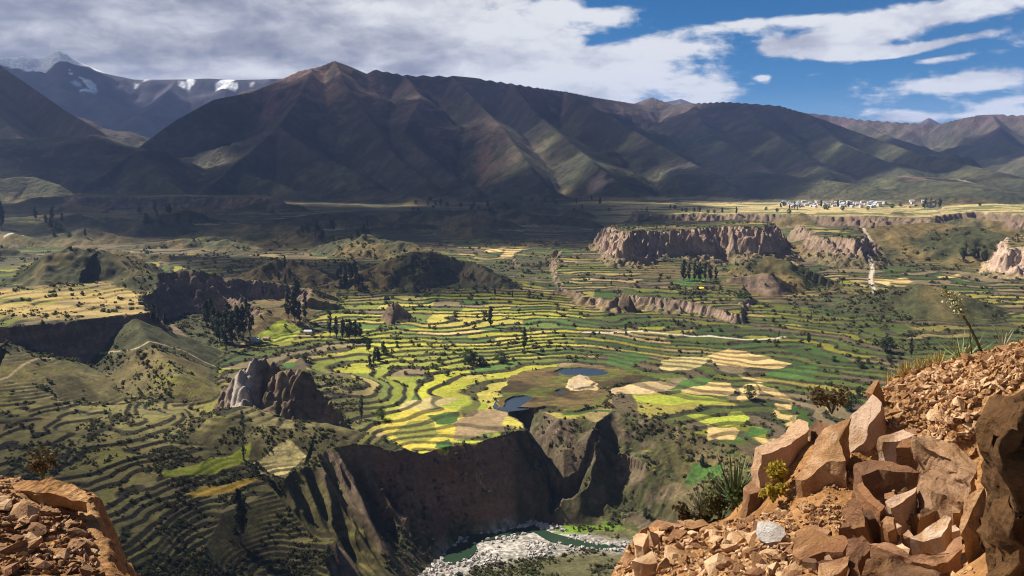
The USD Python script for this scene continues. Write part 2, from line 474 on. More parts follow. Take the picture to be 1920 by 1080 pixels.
MOUNT = []      # (name, ridge points px, py, D; slope; colour key)
def M(key, pts, slope, rough=1.0):
    MOUNT.append((key, A3(pts), slope, rough))


# far snowy range, middle mountain at the left, the main massif and its spurs, the ranges to the right
M('snow', [(-420, 150, 7600), (-120, 112, 7600), (0, 108, 7600), (42, 106, 7600), (84, 109, 7600), (98, 97, 7600), (107, 94, 7600), (124, 100, 7600), (152, 117, 7600), (202, 139, 7600), (252, 149, 7600), (330, 149, 7600), (392, 147, 7600), (440, 150, 7600), (540, 147, 7600), (700, 150, 7600)], 0.48)
M('snow', [(107, 94, 7600), (150, 165, 7000), (210, 205, 6300)], 0.5)
M('snow', [(330, 149, 7600), (300, 190, 6800), (250, 225, 6000)], 0.45)
M('left', [(-420, 60, 4300), (-120, 88, 4200), (0, 122, 4100), (38, 148, 4000), (85, 180, 3800), (120, 205, 3600), (190, 246, 3200)], 0.62)
M('left', [(-80, 105, 4200), (-20, 190, 3500), (40, 262, 3000), (90, 300, 2650)], 0.5)
M('left', [(-420, 200, 3100), (-100, 262, 2900), (60, 258, 2850), (185, 252, 2800)], 0.42)
M('foot', [(-300, 300, 2600), (0, 296, 2600), (150, 292, 2620), (255, 287, 2650), (300, 320, 2480), (345, 360, 2320)], 0.42)
M('foot', [(-200, 345, 2350), (60, 330, 2380), (110, 345, 2300)], 0.5)
M('foot', [(440, 312, 2620), (400, 342, 2420), (366, 364, 2280)], .45)
M('foot', [(430, 318, 2600), (520, 340, 2380), (570, 366, 2200)], .36)
M('foot', [(640, 338, 2450), (700, 352, 2300), (790, 372, 2100)], .34)
M('foot', [(960, 350, 2350), (1010, 366, 2150)], .36)
M('foot', [(1420, 322, 2560), (1540, 336, 2400), (1640, 350, 2280)], .30)
M('foot', [(1700, 330, 2500), (1820, 350, 2250)], .30)
M('foot', [(60, 370, 2050), (170, 366, 2080)], .34)
M('main', [(250, 285, 3150), (275, 264, 3200), (330, 224, 3300), (400, 186, 3450), (470, 173, 3600), (520, 152, 3700), (560, 133, 3750), (600, 124, 3800), (628, 113, 3850), (658, 124, 3850), (690, 137, 3850), (702, 130, 3900), (760, 140, 3950), (850, 142, 4000), (900, 147, 4000), (960, 156, 4050), (1010, 164, 4100), (1060, 171, 4200), (1110, 181, 4400), (1165, 190, 4600), (1205, 197, 4800)], 0.60)
M('main', [(585, 128, 3750), (560, 185, 3300), (520, 240, 2950), (450, 300, 2600), (400, 345, 2400), (372, 362, 2330)], 0.55)
M('main', [(520, 235, 2970), (600, 290, 2650), (700, 335, 2400)], 0.42)
M('main', [(628, 113, 3850), (650, 165, 3450), (690, 215, 3150), (740, 290, 2750), (820, 350, 2400)], 0.62)
M('main', [(760, 140, 3950), (790, 180, 3450), (772, 215, 3150), (757, 248, 2950), (820, 310, 2600), (900, 355, 2330)], 0.62)
M('main', [(850, 142, 4000), (900, 195, 3500), (950, 250, 3000), (1000, 320, 2550), (1030, 355, 2350)], 0.60)
M('main', [(960, 156, 4050), (1010, 215, 3450), (1080, 275, 2900), (1150, 335, 2450), (1190, 360, 2300)], 0.58)
M('main', [(1060, 171, 4200), (1140, 215, 3700), (1230, 268, 3100), (1310, 312, 2700), (1400, 362, 2300)], 0.55)
M('right', [(1140, 216, 5000), (1185, 195, 5000), (1222, 182, 5000), (1262, 196, 4900), (1300, 193, 4700), (1360, 190, 4600), (1400, 193, 4550), (1460, 197, 4500), (1515, 213, 4400), (1600, 245, 4000), (1700, 280, 3500), (1800, 305, 3000), (1880, 325, 2650)], 0.52)
M('right', [(1400, 193, 4550), (1430, 235, 3800), (1500, 280, 3100), (1560, 330, 2600), (1580, 352, 2450)], 0.48)
M('right', [(1515, 213, 4400), (1580, 270, 3500), (1680, 310, 2850), (1730, 340, 2550)], 0.45)
M('right', [(1300, 195, 4700), (1330, 250, 3700), (1420, 300, 3000), (1470, 345, 2550)], 0.48)
M('right', [(1640, 330, 2700), (1900, 335, 2600), (2150, 330, 2600)], 0.4)
M('back', [(1480, 208, 6400), (1560, 216, 6300), (1620, 224, 6200), (1690, 229, 6100), (1760, 232, 6000), (1800, 222, 5900), (1830, 216, 5800), (1880, 214, 5800), (1960, 217, 5700), (2150, 190, 5600), (2400, 170, 5600)], 0.50)
M('back', [(1860, 215, 5800), (1890, 262, 4700), (1940, 300, 3900)], 0.5)
M('back', [(1600, 222, 6200), (1680, 262, 5000), (1780, 290, 4300)], 0.45)
M('cone', [(1712, 236, 9500), (1742, 220, 9500), (1775, 238, 9500)], 0.42)
M('cone', [(1250, 192, 9000), (1277, 185, 9000), (1300, 194, 9000)], 0.3)


def mountains(s):
    """Raises the ranges; remembers which one each point belongs to."""
    i = np.nonzero(s.r > 1950)[0]
    x, y = s.x[i], s.y[i]
    best = np.full(len(i), -1e9); key = np.zeros(len(i), int); crest = np.zeros(len(i))
    keys = ['none', 'snow', 'left', 'foot', 'main', 'right', 'back', 'cone']
    big = fbm2(x / 520, y / 520, 4, 51) - .5
    mid = fbm2(x / 170, y / 170, 4, 61, ridged=True) - .6
    sm = fbm2(x / 60, y / 60, 3, 71, ridged=True) - .6
    for k, pts, slope, rough in MOUNT:
        d, zr, _ = poly_dist(x, y, pts)
        g = np.minimum(d / 160, 1)
        dd = np.maximum(d + g * (420 * big + 170 * mid + 45 * sm), 0)
        prof = slope * dd * (1.12 - 0.28 * np.minimum(dd / 900, 1))
        zc = zr - prof
        m = zc > best
        best = np.where(m, zc, best); key = np.where(m, keys.index(k), key); crest = np.where(m, d, crest)
    z0 = s.z[i]
    k = 26.0
    h = np.clip(.5 + .5 * (best - z0) / k, 0, 1)
    zn = z0 * (1 - h) + best * h + k * h * (1 - h)
    rise = np.maximum(zn - z0, 0)
    zn = zn + np.minimum(rise / 60, 1) * (24 * mid + 17 * sm) * np.minimum(crest / 120, 1)
    s.z[i] = zn
    s.mkey = np.zeros(len(s.x), int); s.mkey[i] = np.where(h > .45, key, 0)
    s.mrise = np.zeros_like(s.x); s.mrise[i] = np.maximum(zn - z0, 0)
    s.mcrest = np.full_like(s.x, 1e4); s.mcrest[i] = crest
    s.mid = np.zeros_like(s.x); s.mid[i] = mid
    s.wild[i] = np.maximum(s.wild[i], sstep(.3, .6, h))


def shape_land(x, y):
    s = Land(x, y)
    # left: the long mesa above the dark scoop, and the hills behind it
    s.hill(A3([(30, 520, 820), (80, 480, 820), (130, 462, 830), (185, 470, 830), (240, 505, 810)]), .30, .46, rough=9)
    s.hill(A3([(100, 410, 1450), (145, 401, 1450), (180, 415, 1400)]), .35, .35, rough=7)
    s.hill(A3([(200, 415, 1500), (225, 405, 1500)]), .45, .45, rough=7)
    s.hill(A3([(120, 570, 720), (190, 540, 720), (245, 520, 720), (300, 511, 720), (350, 504, 725), (380, 507, 725)]), .32, .42, rough=7)
    s.hill(A3([(390, 525, 760), (430, 520, 770), (480, 519, 770), (535, 528, 765)]), .4, .55, rough=7)
    s.hill(A3([(480, 500, 850), (520, 484, 850), (560, 488, 850)]), .5, .65, rough=8)
    s.mesa(A3([(-330, 640, 560), (0, 612, 565), (60, 606, 570), (150, 591, 582), (215, 582, 592), (262, 586, 596), (300, 600, 610), (320, 575, 650), (300, 530, 735), (0, 532, 715), (-330, 560, 680)]), 1.7, talus=.55, rough=3, flute=2.5)
    s.hill(A3([(-330, 640, 545), (-60, 640, 548), (10, 642, 550), (28, 655, 545)]), .4, .4, rough=3, wild=.9)
    s.hill(A3([(255, 598, 590), (288, 650, 548), (335, 702, 508)]), .5, .55, rough=3, wild=1)
    s.cut([G(306, 606), G(345, 655), G(425, 650), G(470, 612), G(420, 590), G(350, 585)], 1.25, flute=4)
    s.cut([G(440, 580), G(500, 600), G(560, 590), G(560, 560), G(470, 560)], 1.2, flute=4)
    # centre: dark hump, dark cliff, the terraced bench and its cliffs
    s.hill(A3([(690, 505, 820), (725, 487, 830), (770, 471, 840), (830, 473, 840), (865, 482, 835), (905, 502, 820), (935, 520, 810)]), .42, .66, rough=9, rock_at=.9)
    s.cut([G(790, 545), G(830, 548), G(905, 552), G(925, 535), G(860, 530)], .95, flute=3, rock=.4)
    s.mesa(A3([(968, 498, 915), (990, 487, 920), (1035, 487, 920), (1042, 470, 985), (965, 475, 985)]), 1.5, flute=5)
    s.mesa(A3([(1040, 500, 835), (1058, 540, 770), (1092, 562, 735), (1150, 580, 715), (1166, 553, 740), (1205, 553, 735), (1255, 556, 725), (1330, 566, 712), (1385, 590, 690), (1400, 560, 740), (1400, 520, 830), (1240, 478, 960), (1050, 468, 975)]), 1.6, talus=.7, cliff=.7, flute=6, rough=4, pale=.35)
    s.hill(A3([(1168, 546, 725), (1180, 552, 722)]), 2.2, 2.2, rough=1.0, rock_at=.5)
    s.hill(A3([(712, 600, 690), (728, 572, 690), (742, 566, 690), (772, 590, 685)]), 1.0, .75, rough=2.5, rock_at=.7)
    s.hill(A3([(870, 605, 690), (920, 598, 690), (1000, 604, 690)]), .4, .5, rough=3)
    s.hill(A3([(1095, 655, 610), (1130, 650, 615), (1165, 656, 612)]), .35, .5, rough=2)
    # the pale cliffs under the upper plateau
    s.mesa(A3([(1178, 438, 900), (1210, 431, 930), (1290, 429, 960), (1345, 423, 985), (1392, 420, 980), (1428, 424, 990), (1436, 428, 1010), (1446, 422, 1110), (1400, 412, 1250), (1200, 415, 1250), (1140, 425, 1100)]), 1.35, talus=.52, cliff=.66, flute=12, rough=9, pale=.42)
    s.mesa(A3([(1528, 441, 1040), (1560, 443, 1020), (1604, 450, 990), (1625, 440, 1060), (1600, 425, 1200), (1500, 420, 1250)]), 1.3, talus=.6, cliff=.6, flute=9, rough=8, pale=.3)
    s.hill(A3([(1550, 438, 1080), (1640, 424, 1120), (1750, 416, 1160), (1830, 425, 1150), (1900, 445, 1120)]), .3, .34, rough=7)
    s.mesa(A3([(1888, 470, 960), (1915, 462, 960), (2100, 455, 960), (2100, 430, 1100), (1885, 445, 1080)]), 1.5, talus=.6, flute=8, pale=.9)
    s.hill(A3([(1375, 505, 850), (1400, 490, 850), (1440, 480, 855), (1480, 488, 850)]), .45, .7, rough=6, rock_at=.95, pale=0)
    s.hill(A3([(1370, 520, 800), (1400, 515, 805), (1440, 512, 805)]), .5, .8, rough=4, rock_at=.7, pale=.1)
    s.hill(A3([(1650, 545, 760), (1720, 530, 765), (1770, 540, 760)]), .35, .4, rough=4)
    # scarps in front of the village plain
    s.mesa(A3([(1195, 402, 1500), (1350, 398, 1540), (1500, 402, 1500), (1700, 408, 1420), (1745, 412, 1400), (1760, 395, 1700), (1200, 390, 1800)]), .9, talus=.5, flute=8, rough=9)
    s.mesa(A3([(1750, 405, 1500), (1830, 395, 1600), (1920, 402, 1500), (2200, 400, 1500), (2200, 380, 1900), (1780, 383, 1900)]), .8, talus=.5, flute=8, rough=9)
    s.hill(A3([(1195, 415, 1350), (1220, 405, 1380), (1300, 418, 1330)]), .4, .5, rough=8)
    s.mesa(A3([(150, 372, 1900), (300, 366, 1950), (420, 366, 1950), (520, 375, 1850), (500, 368, 2100), (150, 366, 2100)]), .6, talus=.4, flute=6, rough=10)
    s.hill(A3([(520, 412, 1500), (620, 398, 1500), (760, 396, 1520), (900, 392, 1550), (1000, 400, 1500), (1100, 410, 1450)]), .35, .35, rough=12)
    s.hill(A3([(1290, 655, 640), (1340, 648, 645)]), .3, .4, rough=4)
    s.hill(A3([(1560, 660, 640), (1620, 645, 650), (1690, 655, 640)]), .3, .4, rough=5)
    s.hill(A3([(560, 545, 800), (610, 530, 805), (650, 545, 790)]), .4, .5, rough=6)
    s.hill(A3([(700, 665, 600), (720, 656, 600)]), .35, .45, rough=3)
    rk = np.random.default_rng(17)
    for k in range(46):
        D = 1000 * 2.05 ** rk.random()
        px = rk.uniform(-40, 1150) if k < 34 else rk.uniform(1500, 1950)
        if k >= 34:
            D = min(D, 1500)
        L = rk.uniform(20, 90); H = rk.uniform(7, 26)
        a0, b0, _ = ray(px, 500)
        c0 = np.array([a0 * D, b0 * D]); t = rk.uniform(-.5, .5); e = np.array([math.cos(t), math.sin(t)]) * L
        zz = [float(base(np.array([c0[0] + q * e[0]]), np.array([c0[1] + q * e[1]]))[0]) for q in (-1, 0, 1)]
        s.hill([(c0[0] - e[0], c0[1] - e[1], zz[0] + H * rk.uniform(.2, .6)), (c0[0], c0[1], zz[1] + H), (c0[0] + e[0], c0[1] + e[1], zz[2] + H * rk.uniform(.3, .8))], rk.uniform(.22, .4), rk.uniform(.28, .65), rough=9, wild=.75, rock_at=.95)
    s.hill(A3([(560, 440, 1150), (600, 432, 1160), (650, 440, 1150)]), .4, .45, rough=6)
    # near left: the pale-sided butte and its skirt
    s.hill(A3([(455, 690, 452), (474, 668, 455), (487, 662, 456), (502, 668, 456), (515, 688, 452), (535, 692, 448), (552, 689, 447), (570, 695, 445), (600, 728, 440), (640, 772, 432)]), 1.5, 1.35, rough=3.4, flute=6.0, rock_at=.5)
    s.hill(A3([(440, 770, 425), (500, 790, 415), (600, 800, 412), (700, 830, 402), (735, 850, 398)]), .45, .5, w=8, rough=4)
    gorge(s)
    # the ravine that drains the pond, and the hollow beside the great cliff
    s.carve([at(*p) for p in ((968, 764, None, -131), (972, 800, None, -141), (990, 862, None, -152), (1040, 930, None, -160), (1030, 985, None, -165))], 2.4, 3.0, w=1.0, rough=3.0)
    s.carve([at(*p) for p in ((1060, 870, None, -146), (1065, 915, None, -156), (1060, 945, None, -162))], 1.4, 1.5, w=4, rough=2.0, m=40)
    mountains(s)
    return s


# special patches of ground seen in the picture: outline, cover, flat?
PATCH = [
    ('gold', [(1318, 670), (1370, 659), (1440, 670), (1478, 680), (1440, 691), (1340, 684)]),
    ('gold', [(1278, 731), (1305, 718), (1375, 720), (1381, 738), (1290, 739)]),
    ('gold', [(1390, 730), (1405, 722), (1422, 722), (1425, 742), (1402, 752), (1390, 748)]),
    ('gold', [(1424, 721), (1455, 728), (1484, 746), (1436, 737)]),
    ('gold', [(1378, 705), (1400, 706), (1452, 716), (1430, 719)]),
    ('gold', [(1450, 753), (1484, 750), (1488, 763), (1455, 764)]),
    ('gold', [(1444, 765), (1490, 775), (1494, 795), (1472, 801), (1482, 787)]),
    ('gold', [(1328, 797), (1386, 800), (1376, 820), (1330, 814)]),
    ('gold', [(1425, 822), (1460, 826), (1450, 832), (1428, 829)]),
    ('sand', [(1118, 738), (1150, 728), (1180, 722), (1230, 716), (1270, 717), (1290, 727), (1240, 734), (1200, 737), (1150, 742)]),
    ('sand', [(1060, 728), (1072, 714), (1092, 708), (1110, 712), (1124, 728), (1118, 740), (1090, 744), (1064, 740)]),
    ('gold', [(905, 476), (912, 471), (943, 470), (940, 477)]), ('gold', [(938, 483), (950, 473), (982, 472), (962, 484)]),
    ('straw', [(742, 776), (800, 744), (850, 744), (872, 752), (790, 782)]),
    ('rim', [(722, 806), (755, 778), (850, 768), (880, 790), (872, 812), (840, 836), (765, 842), (735, 826)]),
    ('olive', [(742, 812), (770, 795), (815, 793), (830, 808), (800, 826), (760, 828)]),
    ('lime', [(830, 766), (862, 750), (912, 758), (902, 778), (850, 776)]),
    ('green', [(806, 783), (858, 778), (866, 790), (822, 796)]), ('green', [(818, 824), (846, 818), (850, 830), (822, 834)]),
    ('green', [(1252, 730), (1275, 712), (1332, 706), (1322, 722)]), ('green', [(1132, 662), (1200, 650), (1222, 660), (1196, 680), (1134, 680)]),
    ('green', [(1440, 692), (1530, 680), (1522, 712), (1428, 706)]), ('green', [(1284, 846), (1300, 834), (1366, 848), (1362, 858), (1290, 854)]),
    ('green', [(1052, 774), (1160, 768), (1160, 773), (1060, 779)]), ('lime', [(1185, 742), (1290, 740), (1375, 748), (1280, 758), (1190, 755)]),
    ('lime', [(1300, 780), (1400, 770), (1395, 795), (1325, 795)]), ('green', [(1375, 822), (1410, 800), (1450, 802), (1430, 822)]),
    ('flower', [(1310, 541), (1324, 541), (1324, 546), (1310, 546)]), ('flower', [(1310, 554), (1321, 554), (1320, 558), (1309, 558)]),
    ('green', [(1250, 540), (1310, 530), (1335, 536), (1290, 556)]), ('gold', [(1640, 522), (1700, 518), (1715, 526), (1660, 530)]), ('gold', [(1755, 515), (1795, 511), (1800, 516), (1760, 519)]),
    ('lime', [(480, 636), (540, 612), (575, 616), (560, 632), (500, 646)]), ('green', [(525, 680), (548, 676), (552, 688), (526, 690)]),
    ('tan', [(640, 462), (740, 452), (815, 455), (810, 466), (700, 474)]), ('straw', [(1240, 672), (1300, 664), (1330, 672), (1290, 690), (1240, 690)]),
    ('tan', [(855, 820), (860, 790), (880, 775), (945, 764), (948, 812)]), ('straw', [(480, 870), (545, 855), (580, 868), (545, 890), (500, 890)]),
    ('amber', [(345, 934), (400, 910), (520, 892), (470, 908), (390, 934)]), ('moss', [(300, 900), (400, 868), (460, 855), (468, 868), (390, 890), (320, 908)]),
]
PATCHW = [(k, [G(*p) for p in pts]) for k, pts in PATCH]
LAKE = [G(*p) for p in [(925, 765), (940, 735), (960, 705), (1010, 690), (1060, 683), (1140, 682), (1200, 690), (1222, 702), (1200, 716), (1165, 722), (1130, 735), (1140, 752), (1130, 765), (1060, 772), (985, 768), (950, 768)]]
ISLE = [G(*p) for p in [(1060, 730), (1072, 712), (1092, 706), (1112, 712), (1125, 728), (1115, 741), (1085, 744), (1064, 741)]]
POND = [[(1040, 697), (1055, 691), (1090, 689), (1120, 692), (1146, 699), (1130, 704), (1095, 705), (1060, 703)],
        [(944, 762), (950, 750), (962, 744), (985, 741), (997, 744), (990, 754), (975, 763), (955, 765)],
        [(1042, 733), (1050, 730), (1060, 738), (1052, 741)]]
LAKEZ = float(np.mean([p[2] for p in LAKE]))
GREENP = [at(p[0], p[1], z=FLOOR + 4) for p in [(1025, 965), (1060, 946), (1130, 938), (1190, 948), (1245, 968), (1215, 984), (1150, 978), (1100, 985), (1045, 985)]]

COL = {'gold': (.46, .32, .13), 'sand': (.40, .29, .15), 'straw': (.36, .29, .12), 'rim': (.42, .34, .05), 'olive': (.20, .20, .04), 'lime': (.25, .28, .03), 'green': (.050, .105, .020),
       'flower': (.75, .60, .01), 'tan': (.27, .19, .10), 'amber': (.32, .20, .03), 'moss': (.15, .17, .012)}
COL = {k: np.array(v) for k, v in COL.items()}


def finish_land(s, gz):
    """Terraces, flats and ground colours; gz is the slope of the land before terracing."""
    x, y = s.x, s.y
    n = len(x)
    # flats
    xw = x + 6 * (s.noise_a - .5) * 2 + 5 * (s.noise_b - .5) * 2; yw = y + 7 * (vnoise(x / 11 + 5, y / 11, 171) - .5) * 2
    dl = signed(x, y, LAKE)
    sh = sstep(70, 4, dl) * (s.gorge < .5) * .85
    s.z = s.z * (1 - sh) + sh * (LAKEZ + .5 + .03 * np.maximum(dl, 0) + .3 * (s.z - LAKEZ - .5))
    ins = inside(xw, yw, LAKE) & (s.gorge < .5); s.lake = ins & ~inside(xw, yw, ISLE)
    s.z = np.where(ins, LAKEZ + .35 * (s.noise_a - .5) * 2 + .25, s.z)
    di = signed(xw, yw, ISLE)
    s.z = np.where(di < 0, LAKEZ + .3 + np.minimum(-di * .22, 1.1) + 1.0 * s.noise_a * np.clip(-di / 4, 0, 1), s.z)
    pond = np.zeros(n, bool)
    for q in POND:
        d = signed(x + .15 * (xw - x), y + .15 * (yw - y), [at(p[0], p[1], z=LAKEZ) for p in q])
        s.z = np.where(d < 0, LAKEZ - .9, s.z); pond |= d < 0
    s.pond = pond
    patch = np.zeros(n, int)
    for k, (key, pts) in enumerate(PATCHW):
        i = window(x, y, pts, 5)
        m = inside(x[i] + .6 * (xw[i] - x[i]), y[i] + .6 * (yw[i] - y[i]), pts)
        patch[i[m]] = k + 1
    s.patch = patch
    # terraces: level treads, short steep risers
    flatness = np.clip(1 - s.wild, 0, 1) * sstep(.75, .45, gz) * sstep(2150, 1700, s.r) * ~(s.lake | pond) * np.where(patch > 0, .8, 1.0) * (s.gorge < .5)
    left = sstep(-7.5, -10, np.degrees(np.arctan2(x, y))) * sstep(560, 500, s.r)       # the scrubby slope at the lower left
    scrub_t = sstep(.52, .60, fbm2(x / 60, y / 60, 3, 81)) 
    wt = np.maximum(flatness, .85 * sstep(.5, .32, gz) * (s.wild > .3) * (s.rock < .3) * (s.gorge < .5) * (s.r < 1500) * sstep(.42, .5, fbm2(x / 60, y / 60, 3, 88)) * ~(s.lake | pond))
    wt = wt * (1 - .12 * left * (1 - sstep(.42, .50, fbm2(x / 45, y / 45, 3, 87))))
    st = 1.12
    jit = .8 * (vnoise(x / 40, y / 40, 84) - .5) + .38 * (vnoise(x / 13, y / 13, 85) - .5)
    q = s.z / st + jit
    kf = np.floor(q); f = q - kf
    wr = np.clip(2.0 * gz / st, .27, .6)
    tread = .10 * np.minimum(f / (1 - wr), 1)
    ris = np.clip((f - (1 - wr)) / wr, 0, 1)
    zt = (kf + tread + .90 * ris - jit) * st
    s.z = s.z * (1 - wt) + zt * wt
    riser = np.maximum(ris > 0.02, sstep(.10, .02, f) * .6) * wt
    s.riser = riser
    # single fields along each terrace
    cell = 38.0 + 30 * (np.abs(np.sin(kf * 12.9898)) % 1)
    c1 = np.floor(x / cell + np.sin(kf * 78.233) * 7 + .25 * (s.noise_b - .5)); c2 = np.floor(y / 120 + np.sin(kf * 37.7) * 5)
    hsh = np.modf(np.abs(np.sin(kf * 127.1 + c1 * 311.7 + c2 * 74.7) * 43758.5453))[0]
    hs2 = np.modf(np.abs(np.sin(kf * 269.5 + c1 * 183.3 + c2 * 246.1) * 43758.5453))[0]
    s.field = (kf * 1000003 + c1 * 1009 + c2 * 17).astype(np.int64)
    edge = np.abs(np.modf(np.abs(x / cell + np.sin(kf * 78.233) * 7 + .25 * (s.noise_b - .5)))[0] - .5) > .485
    # palette by place: lime in the middle, greener to the right, duller behind and to the left
    az = np.degrees(np.arctan2(x, y))
    near = sstep(900, 620, s.r)
    lime = near * sstep(-14, -9, az) * sstep(7, 1, az)
    grn = np.clip(sstep(2, 8, az) * .8 * near + .25 + .5 * (fbm2(x / 130, y / 130, 2, 91) - .5), 0, 1)
    pal = np.array([(.052, .096, .018), (.090, .118, .022), (.15, .165, .022), (.24, .235, .022), (.31, .265, .05), (.35, .26, .10), (.13, .095, .055), (.21, .16, .085)])
    pw = np.zeros((n, 8))
    pw[:, 0] = .10 + .35 * grn; pw[:, 1] = .16 + .3 * grn; pw[:, 2] = .16 + .35 * lime; pw[:, 3] = .06 + .9 * lime + .1 * near; pw[:, 4] = .09 + .35 * lime
    pw[:, 5] = .10 + .10 * (1 - near); pw[:, 6] = .22 * (1 - .8 * lime); pw[:, 7] = .20 * (1 - .6 * lime)
    cw = np.cumsum(pw, 1); cw /= cw[:, -1:]
    pick = (hsh[:, None] > cw).sum(1)
    crop = pal[np.clip(pick, 0, 7)] * (.82 + .36 * hs2)[:, None]
    mott = fbm2(x / 4.0, y / 4.0, 3, 95)
    crop *= (.8 + .4 * mott)[:, None] * (.62 + .62 * lime)[:, None]
    scrub = np.array([.046, .047, .020]) * (.45 + 1.1 * mott)[:, None]
    drygrass = np.array([.155, .108, .042]) * (.7 + .6 * mott)[:, None]
    dry = sstep(.46, .62, fbm2(x / 70, y / 70, 3, 97))[:, None]
    wildc = scrub * (1 - dry * .75) + drygrass * dry * .75
    # how much of the ground is field rather than scrub
    ft = flatness * (1 - .85 * left)  * (1 - .75 * sstep(.50, .62, fbm2(x / 85, y / 85, 3, 99)) * (1 - .75 * near))
    col = wildc * (1 - ft[:, None]) + crop * ft[:, None]
    lf = left[:, None]
    wildc = wildc * (1 - lf) + lf * (np.array([.112, .094, .036]) * (.45 + 1.1 * mott)[:, None] * (1 - .55 * sstep(.48, .6, fbm2(x / 34, y / 34, 4, 90)))[:, None])
    lit_moss = ((hsh > .56) & (riser < .1))[:, None] * lf * sstep(.40, .55, fbm2(x / 55, y / 55, 3, 89))[:, None]  # moss and straw treads, brightened in colour for lit strips
    wildc = wildc * (1 - lit_moss) + (np.array([.15, .15, .022]) * hs2[:, None] + np.array([.13, .095, .04]) * (1 - hs2[:, None])) * lit_moss
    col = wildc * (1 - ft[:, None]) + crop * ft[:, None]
    ris_c = np.array([.036, .032, .018]) * (.55 + .9 * mott)[:, None]  # scrubby riser colour, darkened further for faces in shade
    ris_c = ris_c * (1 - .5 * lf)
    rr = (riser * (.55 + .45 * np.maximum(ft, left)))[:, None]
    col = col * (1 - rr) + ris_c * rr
    e = (edge * ft * .6)[:, None]
    col = col * (1 - e) + np.array([.07, .065, .03]) * e
    # the golden flat on the mesa at the left, hill tops
    mesa_t = (s.r > 585) * (s.r < 740) * sstep(-18.5, -21, az) * (s.wild < .5)
    mesa_t = (mesa_t * sstep(.25, .6, fbm2(x / 40, y / 22, 3, 101)))[:, None]
    col = col * (1 - .8 * mesa_t) + np.array([.34, .24, .08]) * .8 * mesa_t
    # rock
    fl = s.flute[:, None]; band = fbm2(x / 30, s.z / 2.5, 3, 103)[:, None]
    rockc = np.array([.145, .098, .068]) * (.55 + .9 * band) * (.8 + .4 * fl)
    pal_r = np.array([.40, .285, .215]) * (.55 + .75 * fl)
    rockc = rockc * (1 - s.pale[:, None]) + pal_r * s.pale[:, None]
    bush = sstep(.55, .7, mott)[:, None] * .5 * (1 - s.pale[:, None])
    rc = rockc * (1 - bush) + scrub * bush
    ta = (s.pale * (1 - np.clip(s.rock, 0, 1)) * s.wild * sstep(.3, .6, s.noise_b + .15))[:, None]
    col = col * (1 - ta) + np.array([.30, .215, .125]) * (.7 + .5 * fl) * ta
    s.rock = s.rock * np.where((az > .6) & (az < 14) & (s.r < 475), .30 + .4 * sstep(.5, .65, s.noise_a), 1.0)
    rk = np.clip(s.rock, 0, 1)[:, None]
    col = col * (1 - rk) + rc * rk
    # the great cliff: brown earth with a rusty stain
    gc = (s.gorge > .5) & (s.gdist > 0) & (az > -9) & (az < 2.4) & (s.r > 380)
    rust = sstep(.5, .75, fbm2(x / 12, s.z / 14, 3, 105))[:, None]
    cc = np.array([.165, .098, .060]) * (.7 + .6 * band) * (1 - .35 * rust) + np.array([.16, .060, .025]) * .35 * rust
    col = np.where(gc[:, None], cc, col)
    # the pale side of the butte
    bp = at(450, 715, D=446)
    wb = (np.exp(-(((x - bp[0]) / 6) ** 2 + ((y - bp[1]) / 18) ** 2)) * (s.rock > .5) * .6)[:, None]
    col = col * (1 - wb) + np.array([.55, .48, .43]) * (.7 + .4 * fl) * wb
    # gorge floor: stones, green meadow
    peb = vnoise(x / 1.1, y / 1.1, 107); peb2 = fbm2(x / 20, y / 20, 3, 109)
    stones = np.array([.30, .275, .24]) * (.35 + 1.1 * peb)[:, None] * (.6 + .8 * peb2)[:, None]
    low = np.array([.085, .078, .036]) * (.6 + .8 * mott)[:, None]
    rb = signed(x, y, RIVERBED)
    mix = sstep(5, -5, rb + 14 * (peb2 - .5))[:, None]
    fcol = low * (1 - mix) + stones * mix
    fm = ((s.gorge > .5) & (s.gdist < 3))[:, None]
    col = np.where(fm, fcol, col)
    gp = (sstep(2.0, -3.0, signed(x, y, GREENP) + 6 * (s.noise_a - .5)) * sstep(.55, .34, gz))[:, None]
    col = col * (1 - gp) + np.array([.095, .165, .012]) * (.7 + .6 * mott)[:, None] * gp
    rg = (s.gorge > .5) & (az > 3.5) & (s.gdist > 3)
    rgm = (rg * sstep(.48, .66, fbm2(x / 13, y / 13, 4, 111)) * (1 - .8 * rk[:, 0]) * .75)[:, None]
    col = col * (1 - rgm) + np.array([.085, .105, .022]) * (.4 + .9 * mott)[:, None] * rgm
    bk = (((s.gorge > .5) & (s.gdist > 4) | (gz > .5) & (s.r < 475) & (s.r > 380)) * sstep(-.3, .6, az) * sstep(15, 9, az))[:, None] * .85
    bs = sstep(.42, .6, fbm2(x / 7, y / 7, 4, 117))[:, None]
    col = col * (1 - bk) + (np.array([.040, .042, .016]) * (1 - bs) + np.array([.095, .070, .045]) * bs) * (.5 + mott)[:, None] * bk
    # patches
    for k, (key, pts) in enumerate(PATCHW):
        m = patch == k + 1
        t = .8 if key in ('amber', 'moss') else 1.0
        if key in ('amber', 'moss'):
            col[m] = col[m] * (1 - riser[m, None] * .0 - t) + t * COL[key] * (.8 + .4 * mott[m])[:, None]
        else:
            cr = np.array(COL[key]) * (.75 + .35 * mott[m] + .3 * (hs2[m] - .5))[:, None]
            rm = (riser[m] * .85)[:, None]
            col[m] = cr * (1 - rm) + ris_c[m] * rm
    mw = sstep(.40, .62, fbm2(x / 26, y / 16, 4, 114))[:, None]; mg = sstep(.52, .66, fbm2(x / 18 + 7, y / 12, 4, 116))[:, None]
    mud = (np.array([.038, .026, .010]) * (1 - mw) + np.array([.105, .070, .026]) * mw) * (1 - .7 * mg) + np.array([.075, .085, .014]) * .7 * mg
